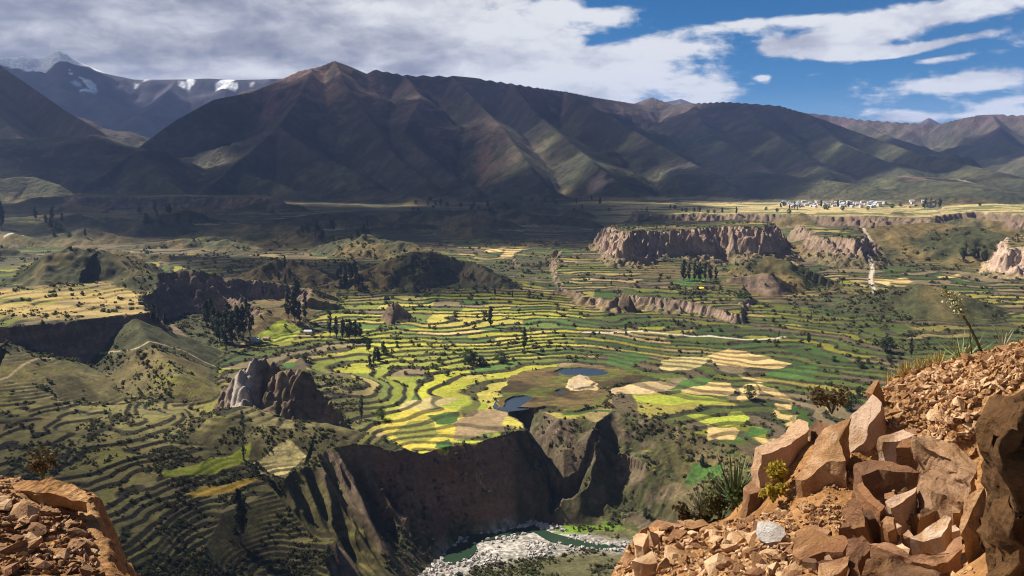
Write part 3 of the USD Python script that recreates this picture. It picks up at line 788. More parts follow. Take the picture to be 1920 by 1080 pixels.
    mud = mud * (.5 + fbm2(x / 4, y / 3, 3, 113))[:, None]
    col = np.where(s.lake[:, None], mud, col)
    col = np.where(pond[:, None], np.array([.03, .035, .03]), col)
    iso = (di < -3)[:, None] * sstep(.4, .6, s.noise_a)[:, None]
    col = col * (1 - iso * .6) + np.array([.30, .25, .20]) * iso * .6
    # tracks and the road
    for pts, w, c in ROADS:
        d, _, _ = poly_dist(x, y, pts)
        t = (sstep(w, w * .5, d) * (s.rock < .5))[:, None]
        col = col * (1 - t) + np.array(c) * t
    # far plain: strips of pale field, dark woods colour
    fp = sstep(1350, 1600, s.r) * (1 - s.wild) * sstep(4, 8, az)
    strip = vnoise(x / 90, y / 22, 115)
    fpc = np.where((strip > .5)[:, None], np.array([.38, .29, .13]), np.array([.13, .13, .05])) * (.7 + .5 * mott)[:, None]
    col = col * (1 - fp[:, None]) + fpc * fp[:, None]
    # mountains
    mk = s.mkey
    big = fbm2(x / 300, y / 300, 4, 121); fine = fbm2(x / 45, y / 45, 4, 125)
    slope = np.clip(gz / .7, 0, 1)
    mc = np.array([.082, .055, .056])[None] * (.35 + 1.3 * fine)[:, None]
    olive = np.array([.062, .062, .030])[None] * (.35 + 1.3 * fine)[:, None]
    w1 = np.clip(sstep(420, 120, s.mrise) + 1.6 * (big - .5), 0, 1)[:, None]
    mcol = mc * (1 - w1) + olive * w1
    gul = sstep(-.02, -.22, s.mid)[:, None]  # gullies darkened in the colour, as their shade
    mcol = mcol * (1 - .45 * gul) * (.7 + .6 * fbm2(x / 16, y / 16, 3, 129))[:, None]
    shelf = (sstep(.16, .07, gz) * sstep(20, 80, s.mrise))[:, None]  # level shelves lightened in the colour, like sunlit strips
    mcol = mcol * (1 - .7 * shelf) + np.array([.24, .16, .11]) * .7 * shelf
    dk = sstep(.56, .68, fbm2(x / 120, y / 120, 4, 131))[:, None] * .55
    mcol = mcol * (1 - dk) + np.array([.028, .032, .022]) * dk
    for (px_, py_, D_, rad, c) in ((600, 165, 3550, 190, (.17, .095, .06)), (930, 260, 2950, 150, (.17, .10, .07)), (1125, 318, 2480, 45, (.40, .28, .20)), (1690, 335, 2560, 26, (.45, .36, .28)), (1800, 345, 2500, 26, (.45, .36, .28)), (560, 345, 2380, 120, (.13, .13, .05))):  # local rock tones; the first also carries sunlight on the massif
        p = at(px_, py_, D=D_)
        w = np.exp(-((x - p[0]) ** 2 + ((y - p[1]) * .6) ** 2) / rad ** 2)[:, None] * sstep(.35, .6, fine)[:, None]
        mcol = mcol * (1 - w) + np.array(c) * w
    sn = (mk == 1) * sstep(.55, .63, fbm2(x / 150, y / 420, 4, 127) + .30 * sstep(240, 0, s.mcrest) * sstep(-23, -25, az) - .16 * sstep(150, 500, s.mcrest) - .4 * sstep(690, 480, s.z))
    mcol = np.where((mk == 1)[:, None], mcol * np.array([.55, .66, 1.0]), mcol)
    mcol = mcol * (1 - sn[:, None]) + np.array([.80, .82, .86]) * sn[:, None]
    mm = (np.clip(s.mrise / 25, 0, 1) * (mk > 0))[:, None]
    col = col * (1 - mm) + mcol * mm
    s.ft = ft
    s.col = np.clip(col, .004, .9)


RIVERBED = [at(p[0], p[1], z=FLOOR) for p in [(770, 1100), (805, 1062), (842, 1030), (872, 1003), (930, 998), (1000, 978), (1040, 985), (1110, 1005), (1185, 1015), (1175, 1035), (1080, 1030), (1010, 1045), (960, 1050), (900, 1062), (850, 1085), (800, 1120)]]
ROADS = [([G(*p) for p in [(1095, 618), (1150, 622), (1210, 624), (1260, 632), (1330, 634), (1395, 640), (1470, 634)]], 2.2, (.40, .34, .27)),
         ([G(*p) for p in [(1636, 562), (1640, 545), (1632, 520), (1636, 505), (1622, 490), (1632, 478), (1610, 470)]], 2.6, (.42, .36, .28)),
         ([G(*p) for p in [(10, 460), (40, 456), (50, 450), (35, 446)]], 3.0, (.45, .40, .33)),
         ([G(*p) for p in [(190, 700), (260, 705), (340, 692), (430, 690)]], 1.0, (.30, .24, .14)),
         ([G(*p) for p in [(-60, 752), (20, 742), (90, 725), (160, 705)]], 1.0, (.28, .22, .12))]


def sheet(az, r):
    """The land over a fan of directions and distances: points, faces, attributes."""
    Az, R = np.meshgrid(az, r, indexing='ij')
    x, y = (np.sin(Az) * R).ravel(), (np.cos(Az) * R).ravel()
    s = shape_land(x, y)
    Z = s.z.reshape(Az.shape)
    dr = np.gradient(Z, r, axis=1)
    da = np.gradient(Z, az, axis=0) / R
    gz = np.hypot(dr, da)
    for ax in (0, 1):
        gz = (gz + np.roll(gz, 1, ax) + np.roll(gz, -1, ax)) / 3
    finish_land(s, gz.ravel())
    a, b = len(az), len(r)
    i = (np.arange(a - 1)[:, None] * b + np.arange(b - 1)[None]).ravel()
    f = np.stack([i, i + b, i + b + 1, i + 1], 1)
    s.faces = f
    v = np.stack([x, y, s.z], 1).reshape(a, b, 3)
    n = np.cross(np.gradient(v, axis=1), np.gradient(v, axis=0)).reshape(-1, 3)
    n *= np.sign(n[:, 2:] + 1e-12)
    s.nrm = n / np.maximum(np.linalg.norm(n, axis=1, keepdims=True), 1e-9)
    s.v = v.reshape(-1, 3)
    return s


def ground_material(name, fine, mid_scale, bump, dist):
    return mat(name, {
        'a': ('attribute', {'attribute': 'albedo'}), 'g': ('geometry', {}),
        'n1': ('noise_texture', {'scale': fine, 'detail': 6.0, 'roughness': .65}), 'n2': ('noise_texture', {'scale': mid_scale, 'detail': 4.0, 'roughness': .6}),
        'r1': ('map_range', {'from_min': .3, 'from_max': .7, 'to_min': .62, 'to_max': 1.36}), 'r2': ('map_range', {'from_min': .3, 'from_max': .7, 'to_min': .84, 'to_max': 1.16}),
        'm': math_('multiply'), 'c': ('mix_color', {'blend_type': 'multiply', 'fac': 1.0, 'use_clamp': False}), 'cc': ('combine_color', {}),
        'b': ('bump', {'strength': bump, 'distance': dist}),
        'p': ('principled_bsdf', {'roughness': .95, 'specular_ior_level': .12})},
        [('g.position', 'n1.vector'), ('g.position', 'n2.vector'), ('n1.fac', 'r1.value'), ('n2.fac', 'r2.value'), ('r1.result', 'm.value1'), ('r2.result', 'm.value2'),
         ('m.value', 'cc.r'), ('m.value', 'cc.g'), ('m.value', 'cc.b'), ('a.color', 'c.a'), ('cc.color', 'c.b'), ('c.result', 'p.base_color'), ('n1.fac', 'b.height'), ('b.normal', 'p.normal')],
        surface='p.BSDF')


land_look = ground_material('valley_ground', .55, .06, .6, .6)
mount_look = ground_material('mountain_ground', .06, .008, 1.0, 14.0)


def columns(step, margin):
    inner = np.radians(np.arange(-31.2, 31.2001, step))
    outer = np.radians(np.concatenate([np.arange(31.6, 42, .6), np.arange(43, 90, 4.0), np.arange(92, 179, 8.0), [180.0]]))
    return np.concatenate([-outer[::-1], inner, outer])


QUICK = False
az_v = columns(.078 * (2 if QUICK else 1), 8)
r_v = np.concatenate([np.geomspace(9, 255, 26)[:-1], np.exp(np.linspace(math.log(255), math.log(1150), int(930 / (2 if QUICK else 1)))), np.exp(np.linspace(math.log(1150), math.log(2100), 190))[1:]])
valley = sheet(az_v, r_v)
az_m = columns(.10, 8)
r_m = np.exp(np.linspace(math.log(2096), math.log(10500), 400))
hills = sheet(az_m, r_m)
hills.v[np.arange(len(az_m)) * len(r_m), 2] -= 1.0

_VZ = valley.v[:, 2].reshape(len(az_v), len(r_v))
_VN = {k: getattr(valley, k).reshape(len(az_v), len(r_v)) for k in ('wild', 'rock', 'ft', 'riser', 'gorge', 'patch')}
_HZ = hills.v[:, 2].reshape(len(az_m), len(r_m))


def ground_z(x, y, of=None):
    x, y = np.atleast_1d(np.asarray(x, float)), np.atleast_1d(np.asarray(y, float))
    a, r = np.arctan2(x, y), np.hypot(x, y)
    i = np.interp(a, az_v, np.arange(len(az_v))); j = np.interp(r, r_v, np.arange(len(r_v)))
    zv = map_coordinates(_VZ if of is None else _VN[of], [i, j], order=1)
    if of is not None:
        return zv
    i = np.interp(a, az_m, np.arange(len(az_m))); j = np.interp(r, r_m, np.arange(len(r_m)))
    return np.where(r < 2096, zv, map_coordinates(_HZ, [i, j], order=1))


def hit(px, py, r0=240):
    """Where the line of sight first meets the finished land."""
    a, b, c = ray(px, py)
    r = np.exp(np.linspace(math.log(r0), math.log(9500), 6000))
    d = c * r - ground_z(a * r, b * r)
    k = int(np.argmax(d < 0)) if (d < 0).any() else len(r) - 1
    return np.array([a * r[k], b * r[k], float(ground_z(a * r[k], b * r[k])[0])])


def put(name, s, faces, look, parent='/World'):
    used, inv = np.unique(faces, return_inverse=True)
    q = inv.reshape(faces.shape)
    t = np.vstack([q[:, [0, 1, 2]], q[:, [0, 2, 3]]])
    return add(name, (s.v[used], t), look, parent, colors=s.col[used], normals=s.nrm[used])


fkey = valley.field[valley.faces].min(1)
fpatch = valley.patch[valley.faces].min(1)
fmid = valley.faces
ftm = valley.ft[valley.faces].mean(1); fris = valley.riser[valley.faces].mean(1)
froot = UsdGeom.Xform.Define(stage, '/World/terraced_valley')
tag(froot, 'green and yellow terraced farmland on the valley floor below the mountains', kind='structure')
gmask = (valley.gorge[valley.faces].mean(1) > .5)
left_f = np.ones(len(fkey), bool)
# single fields that show large enough in the picture
caz = np.degrees(np.arctan2(valley.v[valley.faces[:, 0], 0], valley.v[valley.faces[:, 0], 1])); crr = valley.r[valley.faces[:, 0]]
isfield = ((ftm > .6) & (fris < .05) & ~gmask) & (np.abs(caz) < 31) & (crr > 300) & (crr < 1100)
ids = np.where(fpatch > 0, -fpatch.astype(np.int64), fkey)
isfield = isfield | ((fpatch > 0) & (np.abs(caz) < 31))
size = (valley.v[valley.faces[:, 2], 2] * 0 + 1.0)
uid, uinv, cnt = np.unique(np.where(isfield, ids, 10 ** 12), return_inverse=True, return_counts=True)
order = [k for k in np.argsort(-cnt) if uid[k] != 10 ** 12 and cnt[k] > 60][:290]
for k in order:
    m = uinv == k
    left_f &= ~m
    put('field', valley, valley.faces[m], land_look, '/World/terraced_valley')
put('ground', valley, valley.faces[left_f & ~gmask], land_look, '/World/terraced_valley')
tag(put('river_gorge', valley, valley.faces[left_f & gmask], land_look), 'brown earth cliffs and stony bed of the river gorge', kind='structure')
hk = hills.mkey[hills.faces[:, 0]]
for name, keys, label in (('snowy_mountain', (1,), 'distant blue mountain range with snow patches at the far left'), ('mountain_range', (2, 3, 4, 5, 0), 'dark brown mountain range across the valley'), ('distant_hills', (6, 7), 'bluish distant hills on the right skyline')):
    tag(put(name, hills, hills.faces[np.isin(hk, keys)], mount_look), label, kind='structure')

# ------------------------------------------------------------------ air and the unseen shade clouds added overhead
zlow = float(min(valley.v[:, 2].min(), hills.v[:, 2].min())) - 1.0
zhigh = float(max(valley.v[:, 2].max(), hills.v[:, 2].max())) + 40.0
haze = trimesh.creation.box((26000, 26000, zhigh - zlow)); haze.apply_translation((0, 0, (zhigh + zlow) / 2))
print('air', zlow, zhigh)
tag(add('haze', haze, mat('haze_air', {'v': ('principled_volume', {'color': (.36, .52, 1.0), 'density': HAZE, 'anisotropy': 0.2})}, [], volume='v.volume')), 'thin blue haze over the whole valley', kind='stuff')


def cloud(px, py, rx, ry, dens, seed, rotz=0.0, D=None, h=2400.0, thick=200.0):
    """An unseen flat cloud added so that its shade falls round the ground at this place."""
    p = at(px, py, D=D) if D else G(px, py)
    c = p + SUN * ((h - p[2]) / SUN[2])
    m = trimesh.creation.icosphere(4)
    v = m.vertices
    n = meshkit.fbm(v * 1.6 + seed * 7.3, 4, seed) - .5
    v = v * (1 + 1.1 * n)[:, None]
    v = v * [rx, ry, thick]
    a = math.radians(rotz)
    v = np.stack([v[:, 0] * math.cos(a) - v[:, 1] * math.sin(a), v[:, 0] * math.sin(a) + v[:, 1] * math.cos(a), v[:, 2]], 1) + c
    m = trimesh.Trimesh(v, m.faces, process=False)
    look = mat(f'shade_cloud_vapour_{seed}', {'v': ('principled_volume', {'color': (.97, .97, .98), 'density': dens, 'anisotropy': .6})}, [], volume='v.volume')
    tag(add('cloud', m, look), 'unseen cloud added overhead to shade the land, out of the picture', 'cloud', kind='stuff')


for args in SHADE_CLOUDS:
    cloud(*args[:6], **(args[6] if len(args) > 6 else {}))

#@@VEG
def leaf_look(name, col, trans=.38):
    c2 = tuple(v * 1.5 for v in col)
    return mat(name, {'o': ('object_info', {}), 'g': ('geometry', {}), 'nz': ('noise_texture', {'scale': .35, 'detail': 3.0}),
                      'm': ('mix_color', {'a': tuple(v * .55 for v in col), 'b': c2}), 'a1': math_('multiply_add', b=.5), 'a0': math_('multiply', b=.5),
                      'd': ('principled_bsdf', {'roughness': .75, 'specular_ior_level': .25}), 't': ('translucent_bsdf', {}), 'mx': ('mix_closure', {'fac': trans})},
               [('g.position', 'nz.vector'), ('g.random_per_island', 'a0.value1'), ('nz.fac', 'a1.value1'), ('a0.value', 'a1.value3'), ('a1.value', 'm.fac'), ('m.result', 'd.base_color'), ('m.result', 't.color'),
                ('d.BSDF', 'mx.closure1'), ('t.BSDF', 'mx.closure2')], surface='mx.closure')


def plain(name, col, rough=.8, var=.35, scale=3.0, bump=.3, dist=.05):
    return mat(name, {'g': ('texture_coordinate', {}), 'n': ('noise_texture', {'scale': scale, 'detail': 6.0, 'roughness': .65}), 'r': ('rgb_ramp', {'ramp': [(.25, tuple(v * (1 - var) for v in col)), (.5, col), (.75, tuple(min(v * (1 + var), .95) for v in col))]}),
                      'b': ('bump', {'strength': bump, 'distance': dist}), 'p': ('principled_bsdf', {'roughness': rough, 'specular_ior_level': .25})},
               [('g.object', 'n.vector'), ('n.fac', 'r.fac'), ('r.color', 'p.base_color'), ('n.fac', 'b.height'), ('b.normal', 'p.normal')], surface='p.BSDF')


euca = leaf_look('eucalyptus_leaves', (.044, .062, .024)); green_leaf = leaf_look('green_bush_leaves', (.080, .115, .028)); olive_leaf = leaf_look('olive_scrub_leaves', (.125, .118, .046)); dry_leaf = leaf_look('dry_scrub_leaves', (.13, .095, .045))
bark = plain('grey_bark', (.13, .10, .075))


def quads(c, size, rg, flat=0.0):
    """Leaf-sized faces with random directions at the points c."""
    n = len(c)
    a = rg.normal(size=(n, 3)); a /= np.linalg.norm(a, axis=1, keepdims=True)
    b = rg.normal(size=(n, 3)); b[:, 2] += flat; b = np.cross(a, b); b /= np.linalg.norm(b, axis=1, keepdims=True)
    s_ = (size * (.6 + .8 * rg.random(n)))[:, None]
    a, b = a * s_, b * s_ * .6
    v = np.stack([c - a, c - b * .9, c + a, c + b], 1).reshape(-1, 3)
    i = np.arange(n)[:, None] * 4
    return v, np.vstack([i + [0, 1, 2], i + [0, 2, 3]])


def crown_mesh(rg, h, wide, clumps, per, leaf, lo=.18, shape='tall'):
    pts = []
    for k in range(clumps):
        t = lo + (1 - lo) * (k + rg.random()) / clumps
        prof = (math.sin(math.pi * min(max((t - lo) / (1 - lo), .04) ** .75, .98)) ** .7 if shape == 'tall' else math.sqrt(max(1 - ((t - .55) / .46) ** 2, .05)))
        a = rg.random() * 6.283
        rr = wide * prof * (.25 + .65 * rg.random())
        c = np.array([math.cos(a) * rr, math.sin(a) * rr, t * h])
        r = wide * prof * (.30 + .25 * rg.random()) + .04 * h * .3
        d = rg.normal(size=(per, 3)); d /= np.linalg.norm(d, axis=1, keepdims=True)
        pts.append(c + d * r * (rg.random((per, 1)) ** .4) * [1, 1, 1.3 if shape == 'tall' else .8])
    return quads(np.vstack(pts), np.full(clumps * per, leaf), rg)


def tube(pts, rad, sides=6):
    p = np.asarray(pts, float); rad = np.broadcast_to(rad, (len(p),))
    t = np.gradient(p, axis=0); t /= np.linalg.norm(t, axis=1, keepdims=True) + 1e-12
    a = np.cross(t, np.where(np.abs(t[:, 2:]) < .9, [0, 0, 1.], [1., 0, 0])); a /= np.linalg.norm(a, axis=1, keepdims=True)
    b = np.cross(t, a); an = np.arange(sides) * 2 * np.pi / sides
    v = p[:, None] + rad[:, None, None] * (np.cos(an)[None, :, None] * a[:, None] + np.sin(an)[None, :, None] * b[:, None])
    i, j = np.meshgrid(np.arange(len(p) - 1), np.arange(sides), indexing='ij')
    q = np.stack([i * sides + j, i * sides + (j + 1) % sides, (i + 1) * sides + (j + 1) % sides, (i + 1) * sides + j], -1).reshape(-1, 4)
    return v.reshape(-1, 3), np.vstack([q[:, [0, 1, 2]], q[:, [0, 2, 3]]])


def join(parts):
    v, f, o = [], [], 0
    for a, b in parts:
        v.append(np.asarray(a)); f.append(np.asarray(b) + o); o += len(a)
    return np.vstack(v), np.vstack(f)


def tree_class(name, seed, h, wide, clumps, per, leaf, look, shape='tall', lo=.18, bare=False):
    p = f'/World/{name}'
    stage.CreateClassPrim(p)
    rg = np.random.default_rng(seed)
    limbs = [tube([(0, 0, -1.0), (.01 * h, 0, .3 * h), (-.01 * h, .01 * h, .65 * h), (0, 0, .93 * h)], [.022 * h, .017 * h, .010 * h, .003 * h])]
    for k in range(9 if bare else 6):
        t = .3 + .55 * rg.random(); a = rg.random() * 6.283; L = wide * (.5 + .5 * rg.random())
        limbs.append(tube([(0, 0, t * h), (math.cos(a) * L * .5, math.sin(a) * L * .5, t * h + .06 * h), (math.cos(a) * L, math.sin(a) * L, t * h + .13 * h)], [.008 * h, .005 * h, .002 * h], 4))
    add('trunk', join(limbs), bark, p)
    add('crown', crown_mesh(rg, h, wide, clumps, per, leaf, lo, shape), look, p)
    return p


TREES = {'tall': [tree_class('tall_tree_form', 1, 20, 3.2, 26, 40, .62, euca), tree_class('tall_tree_form_b', 2, 20, 4.2, 30, 40, .66, euca), tree_class('tall_tree_form_c', 3, 20, 2.4, 22, 40, .55, euca)],
         'round': [tree_class('round_tree_form', 4, 8, 4.2, 26, 36, .42, green_leaf, 'round', .1), tree_class('round_tree_form_b', 5, 8, 3.6, 24, 36, .42, euca, 'round', .1)],
         'thin': [tree_class('thin_tree_form', 6, 20, 1.5, 24, 14, .42, euca, 'tall', .1, True)]}
HT = {'tall': 20, 'round': 8, 'thin': 20}
_tn = {'tall': 'eucalyptus_tree', 'round': 'round_tree', 'thin': 'thin_tree'}
rt = np.random.default_rng(21)
ROWS = {}


def tree(kind, px, py, hpx, label, group=None, D=None):
    p = hit(px, py)
    r = math.hypot(p[0], p[1])
    h = hpx * r / FPX
    k = h / HT[kind]
    x = instance(_tn[kind], TREES[kind][rt.integers(len(TREES[kind]))], p - [0, 0, .3], rt.random() * 360, (k * (.85 + .3 * rt.random()), k * (.85 + .3 * rt.random()), k))
    tag(x, label, 'tree', group)
    if group:
        ROWS.setdefault((label, group), []).append((px, x))


for px, py, hp in ((553, 602, 62), (572, 600, 46), (540, 598, 50), (562, 606, 40)):
    tree('tall', px, py, hp, 'tall eucalyptus in the clump left of centre', 'eucalyptus clump left of centre')
for px, py, hp in ((619, 632, 48), (631, 634, 42), (643, 636, 40), (655, 636, 38), (666, 636, 36), (675, 633, 28)):
    tree('tall', px, py, hp, 'eucalyptus in the row above bright yellow fields', 'eucalyptus row above the yellow fields')
for px, py, hp in ((388, 612, 48), (402, 628, 52), (412, 640, 56), (424, 657, 70), (436, 642, 58), (447, 634, 60), (457, 632, 60), (469, 630, 60), (396, 598, 40), (428, 612, 44), (462, 600, 40)):
    tree('tall', px, py, hp, 'eucalyptus under the broken left cliff', 'eucalyptus grove under the left cliff')
for px, py, hp in ((288, 606, 36), (298, 611, 34), (310, 612, 28)):
    tree('tall', px, py, hp, 'tree beside the cliff edge behind the mesa', 'trees behind the mesa edge')
for px, py, hp in ((1282, 527, 40), (1292, 528, 34), (1302, 528, 36), (1312, 528, 36), (1322, 527, 32), (1332, 527, 30), (1342, 527, 28)):
    tree('tall', px, py, hp, 'eucalyptus in the grove under the pale cliff', 'eucalyptus grove below the pale cliff')
for px, py, hp in ((879, 682, 28), (891, 683, 24), (903, 684, 18)):
    tree('round', px, py, hp, 'round tree in the small clump above the pond', 'small tree clump above the pond')
for a in (('tall', 920, 613, 40, 'single dark eucalyptus on the terraces with its shade beside it'), ('tall', 983, 657, 46, 'single narrow eucalyptus on the terraces above the pond'), ('round', 940, 680, 22, 'lone small tree right of the clump above the pond'),
          ('round', 575, 678, 18, 'round dark bush tree in the yellow fields behind the butte'), ('tall', 678, 785, 42, 'slim dark tree at the left edge of the round olive field'), ('round', 714, 786, 22, 'low dark tree beside the slim one at the round field'),
          ('round', 1664, 662, 30, 'dark round tree by a pale field, left of two on the right slope'), ('tall', 1708, 670, 36, 'dark upright tree, right of two on the right slope'), ('round', 1590, 770, 36, 'dark bushy tree just above the tall pink rock slab'), ('round', 1613, 742, 18, 'small dark tree behind the dark bushy one above the rocks'),
          ('thin', 457, 862, 96, 'tall thin half-bare tree beside the bright moss terrace'), ('tall', 450, 1018, 105, 'dark narrow tree on the shaded slope at the lower left'), ('round', 482, 890, 26, 'low grey bush tree at the edge of the straw terrace'), ('tall', 3, 430, 46, 'dark tree at the left edge of the picture'),
          ('round', 1405, 748, 26, 'dark shrubby tree between golden fields'), ('tall', 1516, 644, 20, 'small dark tree beside the road terraces'), ('tall', 1316, 876, 26, 'narrow dark tree below the green field near the gorge'), ('round', 1213, 970, 20, 'round dark bush at the right end of the green meadow'), ('tall', 738, 585, 20, 'small dark tree by the little rock outcrop')):
    tree(*a)


def region(n, x0, x1, y0, y1, h0, h1, label, group, kinds=('tall', 'round')):
    for _ in range(n):
        k = kinds[rt.integers(len(kinds))]
        tree(k, rt.uniform(x0, x1), rt.uniform(y0, y1), rt.uniform(h0, h1) * (1 if k == 'tall' else .6), label, group)


region(22, 560, 690, 425, 452, 14, 24, 'dark tree in the shaded wood left of centre', 'shaded wood left of centre')
region(34, 760, 1150, 376, 398, 9, 16, 'dark tree at the main mountain foot', 'trees at the mountain foot')
region(16, 1190, 1480, 392, 402, 9, 14, 'dark tree on the plain left of the village', 'trees on the plain left of the village')
region(24, 1460, 1840, 384, 396, 9, 16, 'dark tree around the far village', 'trees around the village')
region(14, 250, 340, 398, 425, 12, 20, 'dark tree on the far left bench', 'trees on the far left bench')
region(16, 630, 675, 505, 545, 20, 28, 'tree in the hollow left of the hump', 'trees in the hollow left of the hump', ('tall',))
region(8, 690, 722, 655, 690, 14, 26, 'tree on the middle terrace knoll', 'trees on the terrace knoll')
region(7, 800, 842, 680, 706, 12, 20, 'low tree in scrub left of the wetland', 'trees left of the wetland', ('round',))
region(12, 480, 560, 500, 560, 18, 28, 'tree on the cliff top behind the grove', 'trees behind the grove')
region(9, 1560, 1690, 640, 720, 12, 22, 'low tree in the brown right gully', 'trees in the right gully', ('round',))
region(26, 480, 1560, 520, 640, 8, 16, 'small tree among the middle terraces', 'trees scattered on the middle terraces')
region(12, 60, 210, 405, 450, 14, 22, 'tree near the left pale track', 'trees near the left track')
region(10, 1800, 1850, 480, 498, 14, 24, 'tree below the tan hill at right', 'trees below the tan hill')


ORD = 'first second third fourth fifth sixth seventh eighth ninth tenth eleventh twelfth thirteenth fourteenth fifteenth sixteenth seventeenth eighteenth nineteenth twentieth'.split()


def ordinal(i, n):
    if i == 0:
        return 'leftmost'
    if i == n - 1:
        return 'rightmost'
    return ORD[i] + ' from the left' if i < 20 and i <= n // 2 + 1 else (ORD[n - 1 - i] + ' from the right' if n - 1 - i < 20 else f'{i + 1}th from the left')


for (lab, grp), items in ROWS.items():
    items.sort(key=lambda t: t[0])
    for i, (_, x) in enumerate(items):
        tag(x, f'{ordinal(i, len(items))}, {lab}')


def scatter_stuff(name, protos, pos, scl, look_label, seed, parent='/World', tilt=False, kind='stuff'):
    pi = UsdGeom.PointInstancer.Define(stage, path(name, parent))
    base_ = str(pi.GetPath())
    rg = np.random.default_rng(seed)
    tg = []
    for k, (pn, mesh, look) in enumerate(protos):
        m = add(pn, mesh, look, base_)
        tg.append(m.GetPath())
    pi.CreatePrototypesRel().SetTargets(tg)
    n = len(pos)
    pi.CreateProtoIndicesAttr(Vt.IntArray.FromNumpy(rg.integers(0, len(protos), n).astype(np.int32)))
    pi.CreatePositionsAttr(Vt.Vec3fArray.FromNumpy(np.asarray(pos, np.float32)))
    s3 = np.repeat(np.asarray(scl, float)[:, None], 3, 1) * (.8 + .4 * rg.random((n, 3)))
    pi.CreateScalesAttr(Vt.Vec3fArray.FromNumpy(s3.astype(np.float32)))
    a = rg.random(n) * 2 * np.pi
    q = np.zeros((n, 4)); q[:, 0] = np.cos(a / 2); q[:, 3] = np.sin(a / 2)
    if tilt:
        q = rg.normal(size=(n, 4)); q /= np.linalg.norm(q, axis=1, keepdims=True)
    pi.CreateOrientationsAttr(Vt.QuathArray([Gf.Quath(*map(float, w)) for w in q]))
    tag(pi, look_label, kind=kind)
    return pi


def bush_mesh(seed, per=60, leaf=.30):
    rg = np.random.default_rng(seed)
    pts = []
    for k in range(5):
        c = rg.normal(size=3) * [.45, .45, .2] + [0, 0, .38]
        d = rg.normal(size=(per // 5, 3)); d /= np.linalg.norm(d, axis=1, keepdims=True)
        pts.append(c + d * .38 * rg.random((per // 5, 1)) ** .4)
    return quads(np.vstack(pts), np.full(len(pts) * (per // 5), leaf), rg)


# scrub: on the wild slopes and along the terrace walls
rs = np.random.default_rng(33)
n0 = 150000
aa = np.radians(rs.uniform(-30.5, 30.5, n0)); rr = 262 * (1150 / 262) ** (rs.random(n0) ** .9)
bx, by = np.sin(aa) * rr, np.cos(aa) * rr
wl = ground_z(bx, by, 'wild'); rk_ = ground_z(bx, by, 'rock'); ft_ = ground_z(bx, by, 'ft'); ri = ground_z(bx, by, 'riser'); gg = ground_z(bx, by, 'gorge')
patchy = sstep(.46, .60, fbm2(bx / 24, by / 24, 4, 141))
pr = np.clip(.9 * (1 - ft_) * patchy * (1 - .8 * rk_) + (.30 + .35 * patchy) * (ri > .4) + .3 * patchy * (gg > .5) + .8 * sstep(.42, .6, fbm2(bx / 9, by / 9, 3, 143)) * inside(bx, by, gorge_floor), 0, 1) * np.clip(330 / rr, .12, 1)
pr *= ~inside(bx, by, LAKE)
pr *= ground_z(bx, by, 'patch') < .01
pr *= ~inside(bx, by, RIVERBED)
keep = rs.random(n0) < pr
bx, by, rr = bx[keep], by[keep], rr[keep]
print('bushes', keep.sum())
scatter_stuff('scrub', [('dark_bush', bush_mesh(1), olive_leaf), ('olive_bush', bush_mesh(2), olive_leaf), ('green_bush', bush_mesh(3), green_leaf), ('dry_bush', bush_mesh(4), dry_leaf), ('olive_bush', bush_mesh(5), olive_leaf)],
              np.stack([bx, by, ground_z(bx, by) - .2], 1), (.4 + 1.2 * rs.random(len(bx)) ** 2.5) * np.clip(rr / 420, 1, 1.9), 'dark scrub and bushes on the wild slopes and terrace walls', 34)

# ------------------------------------------------------------------ the far village
wall_look = plain('whitewash', (.50, .49, .46), var=.08, scale=.4); adobe = plain('adobe_wall', (.38, .27, .18), var=.15, scale=.4)
tin = plain('tin_roof', (.40, .42, .46), .45, var=.12, scale=.3); rust_roof = plain('rusty_roof', (.30, .17, .11), var=.2, scale=.3); wood = plain('dark_door_wood', (.07, .05, .04)); pane = plain('dark_window', (.03, .035, .045), .2)


def house_class(name, w, d, h, wl_, rf):
    p = f'/World/{name}'
    stage.CreateClassPrim(p)
    add('wall', trimesh.util.concatenate([trimesh.creation.box((w, d, h), trimesh.transformations.translation_matrix((0, 0, h / 2 - .3)))]), wl_, p)
    g = h - .28
    prof = shapely.Polygon([(-d / 2 - .5, g - .3), (0, g + d * .26), (d / 2 + .5, g - .3), (d / 2 + .5, g - .12), (0, g + d * .26 + .2), (-d / 2 - .5, g - .12)])
    m = trimesh.creation.extrude_polygon(prof, w + .8, engine='earcut'); m.apply_translation((0, 0, -(w + .8) / 2))
    v = m.vertices; m = trimesh.Trimesh(np.stack([v[:, 2], v[:, 0], v[:, 1]], 1), m.faces)
    add('roof', m, rf, p)
    gab = trimesh.creation.extrude_polygon(shapely.Polygon([(-d / 2 + .02, g - .01), (d / 2 - .02, g - .01), (0, g + d * .255)]), w - .1, engine='earcut'); gab.apply_translation((0, 0, -(w - .1) / 2))
    v = gab.vertices
    add('gable', trimesh.Trimesh(np.stack([v[:, 2], v[:, 0], v[:, 1]], 1), gab.faces), wl_, p)
    add('door', trimesh.creation.box((1.1, .12, 2.1), trimesh.transformations.translation_matrix((-w * .1, -d / 2, .9))), wood, p)
    for q in (-w * .32, w * .25):
        add('window', trimesh.creation.box((1.2, .12, 1.1), trimesh.transformations.translation_matrix((q, -d / 2, h * .5))), pane, p)
    return p


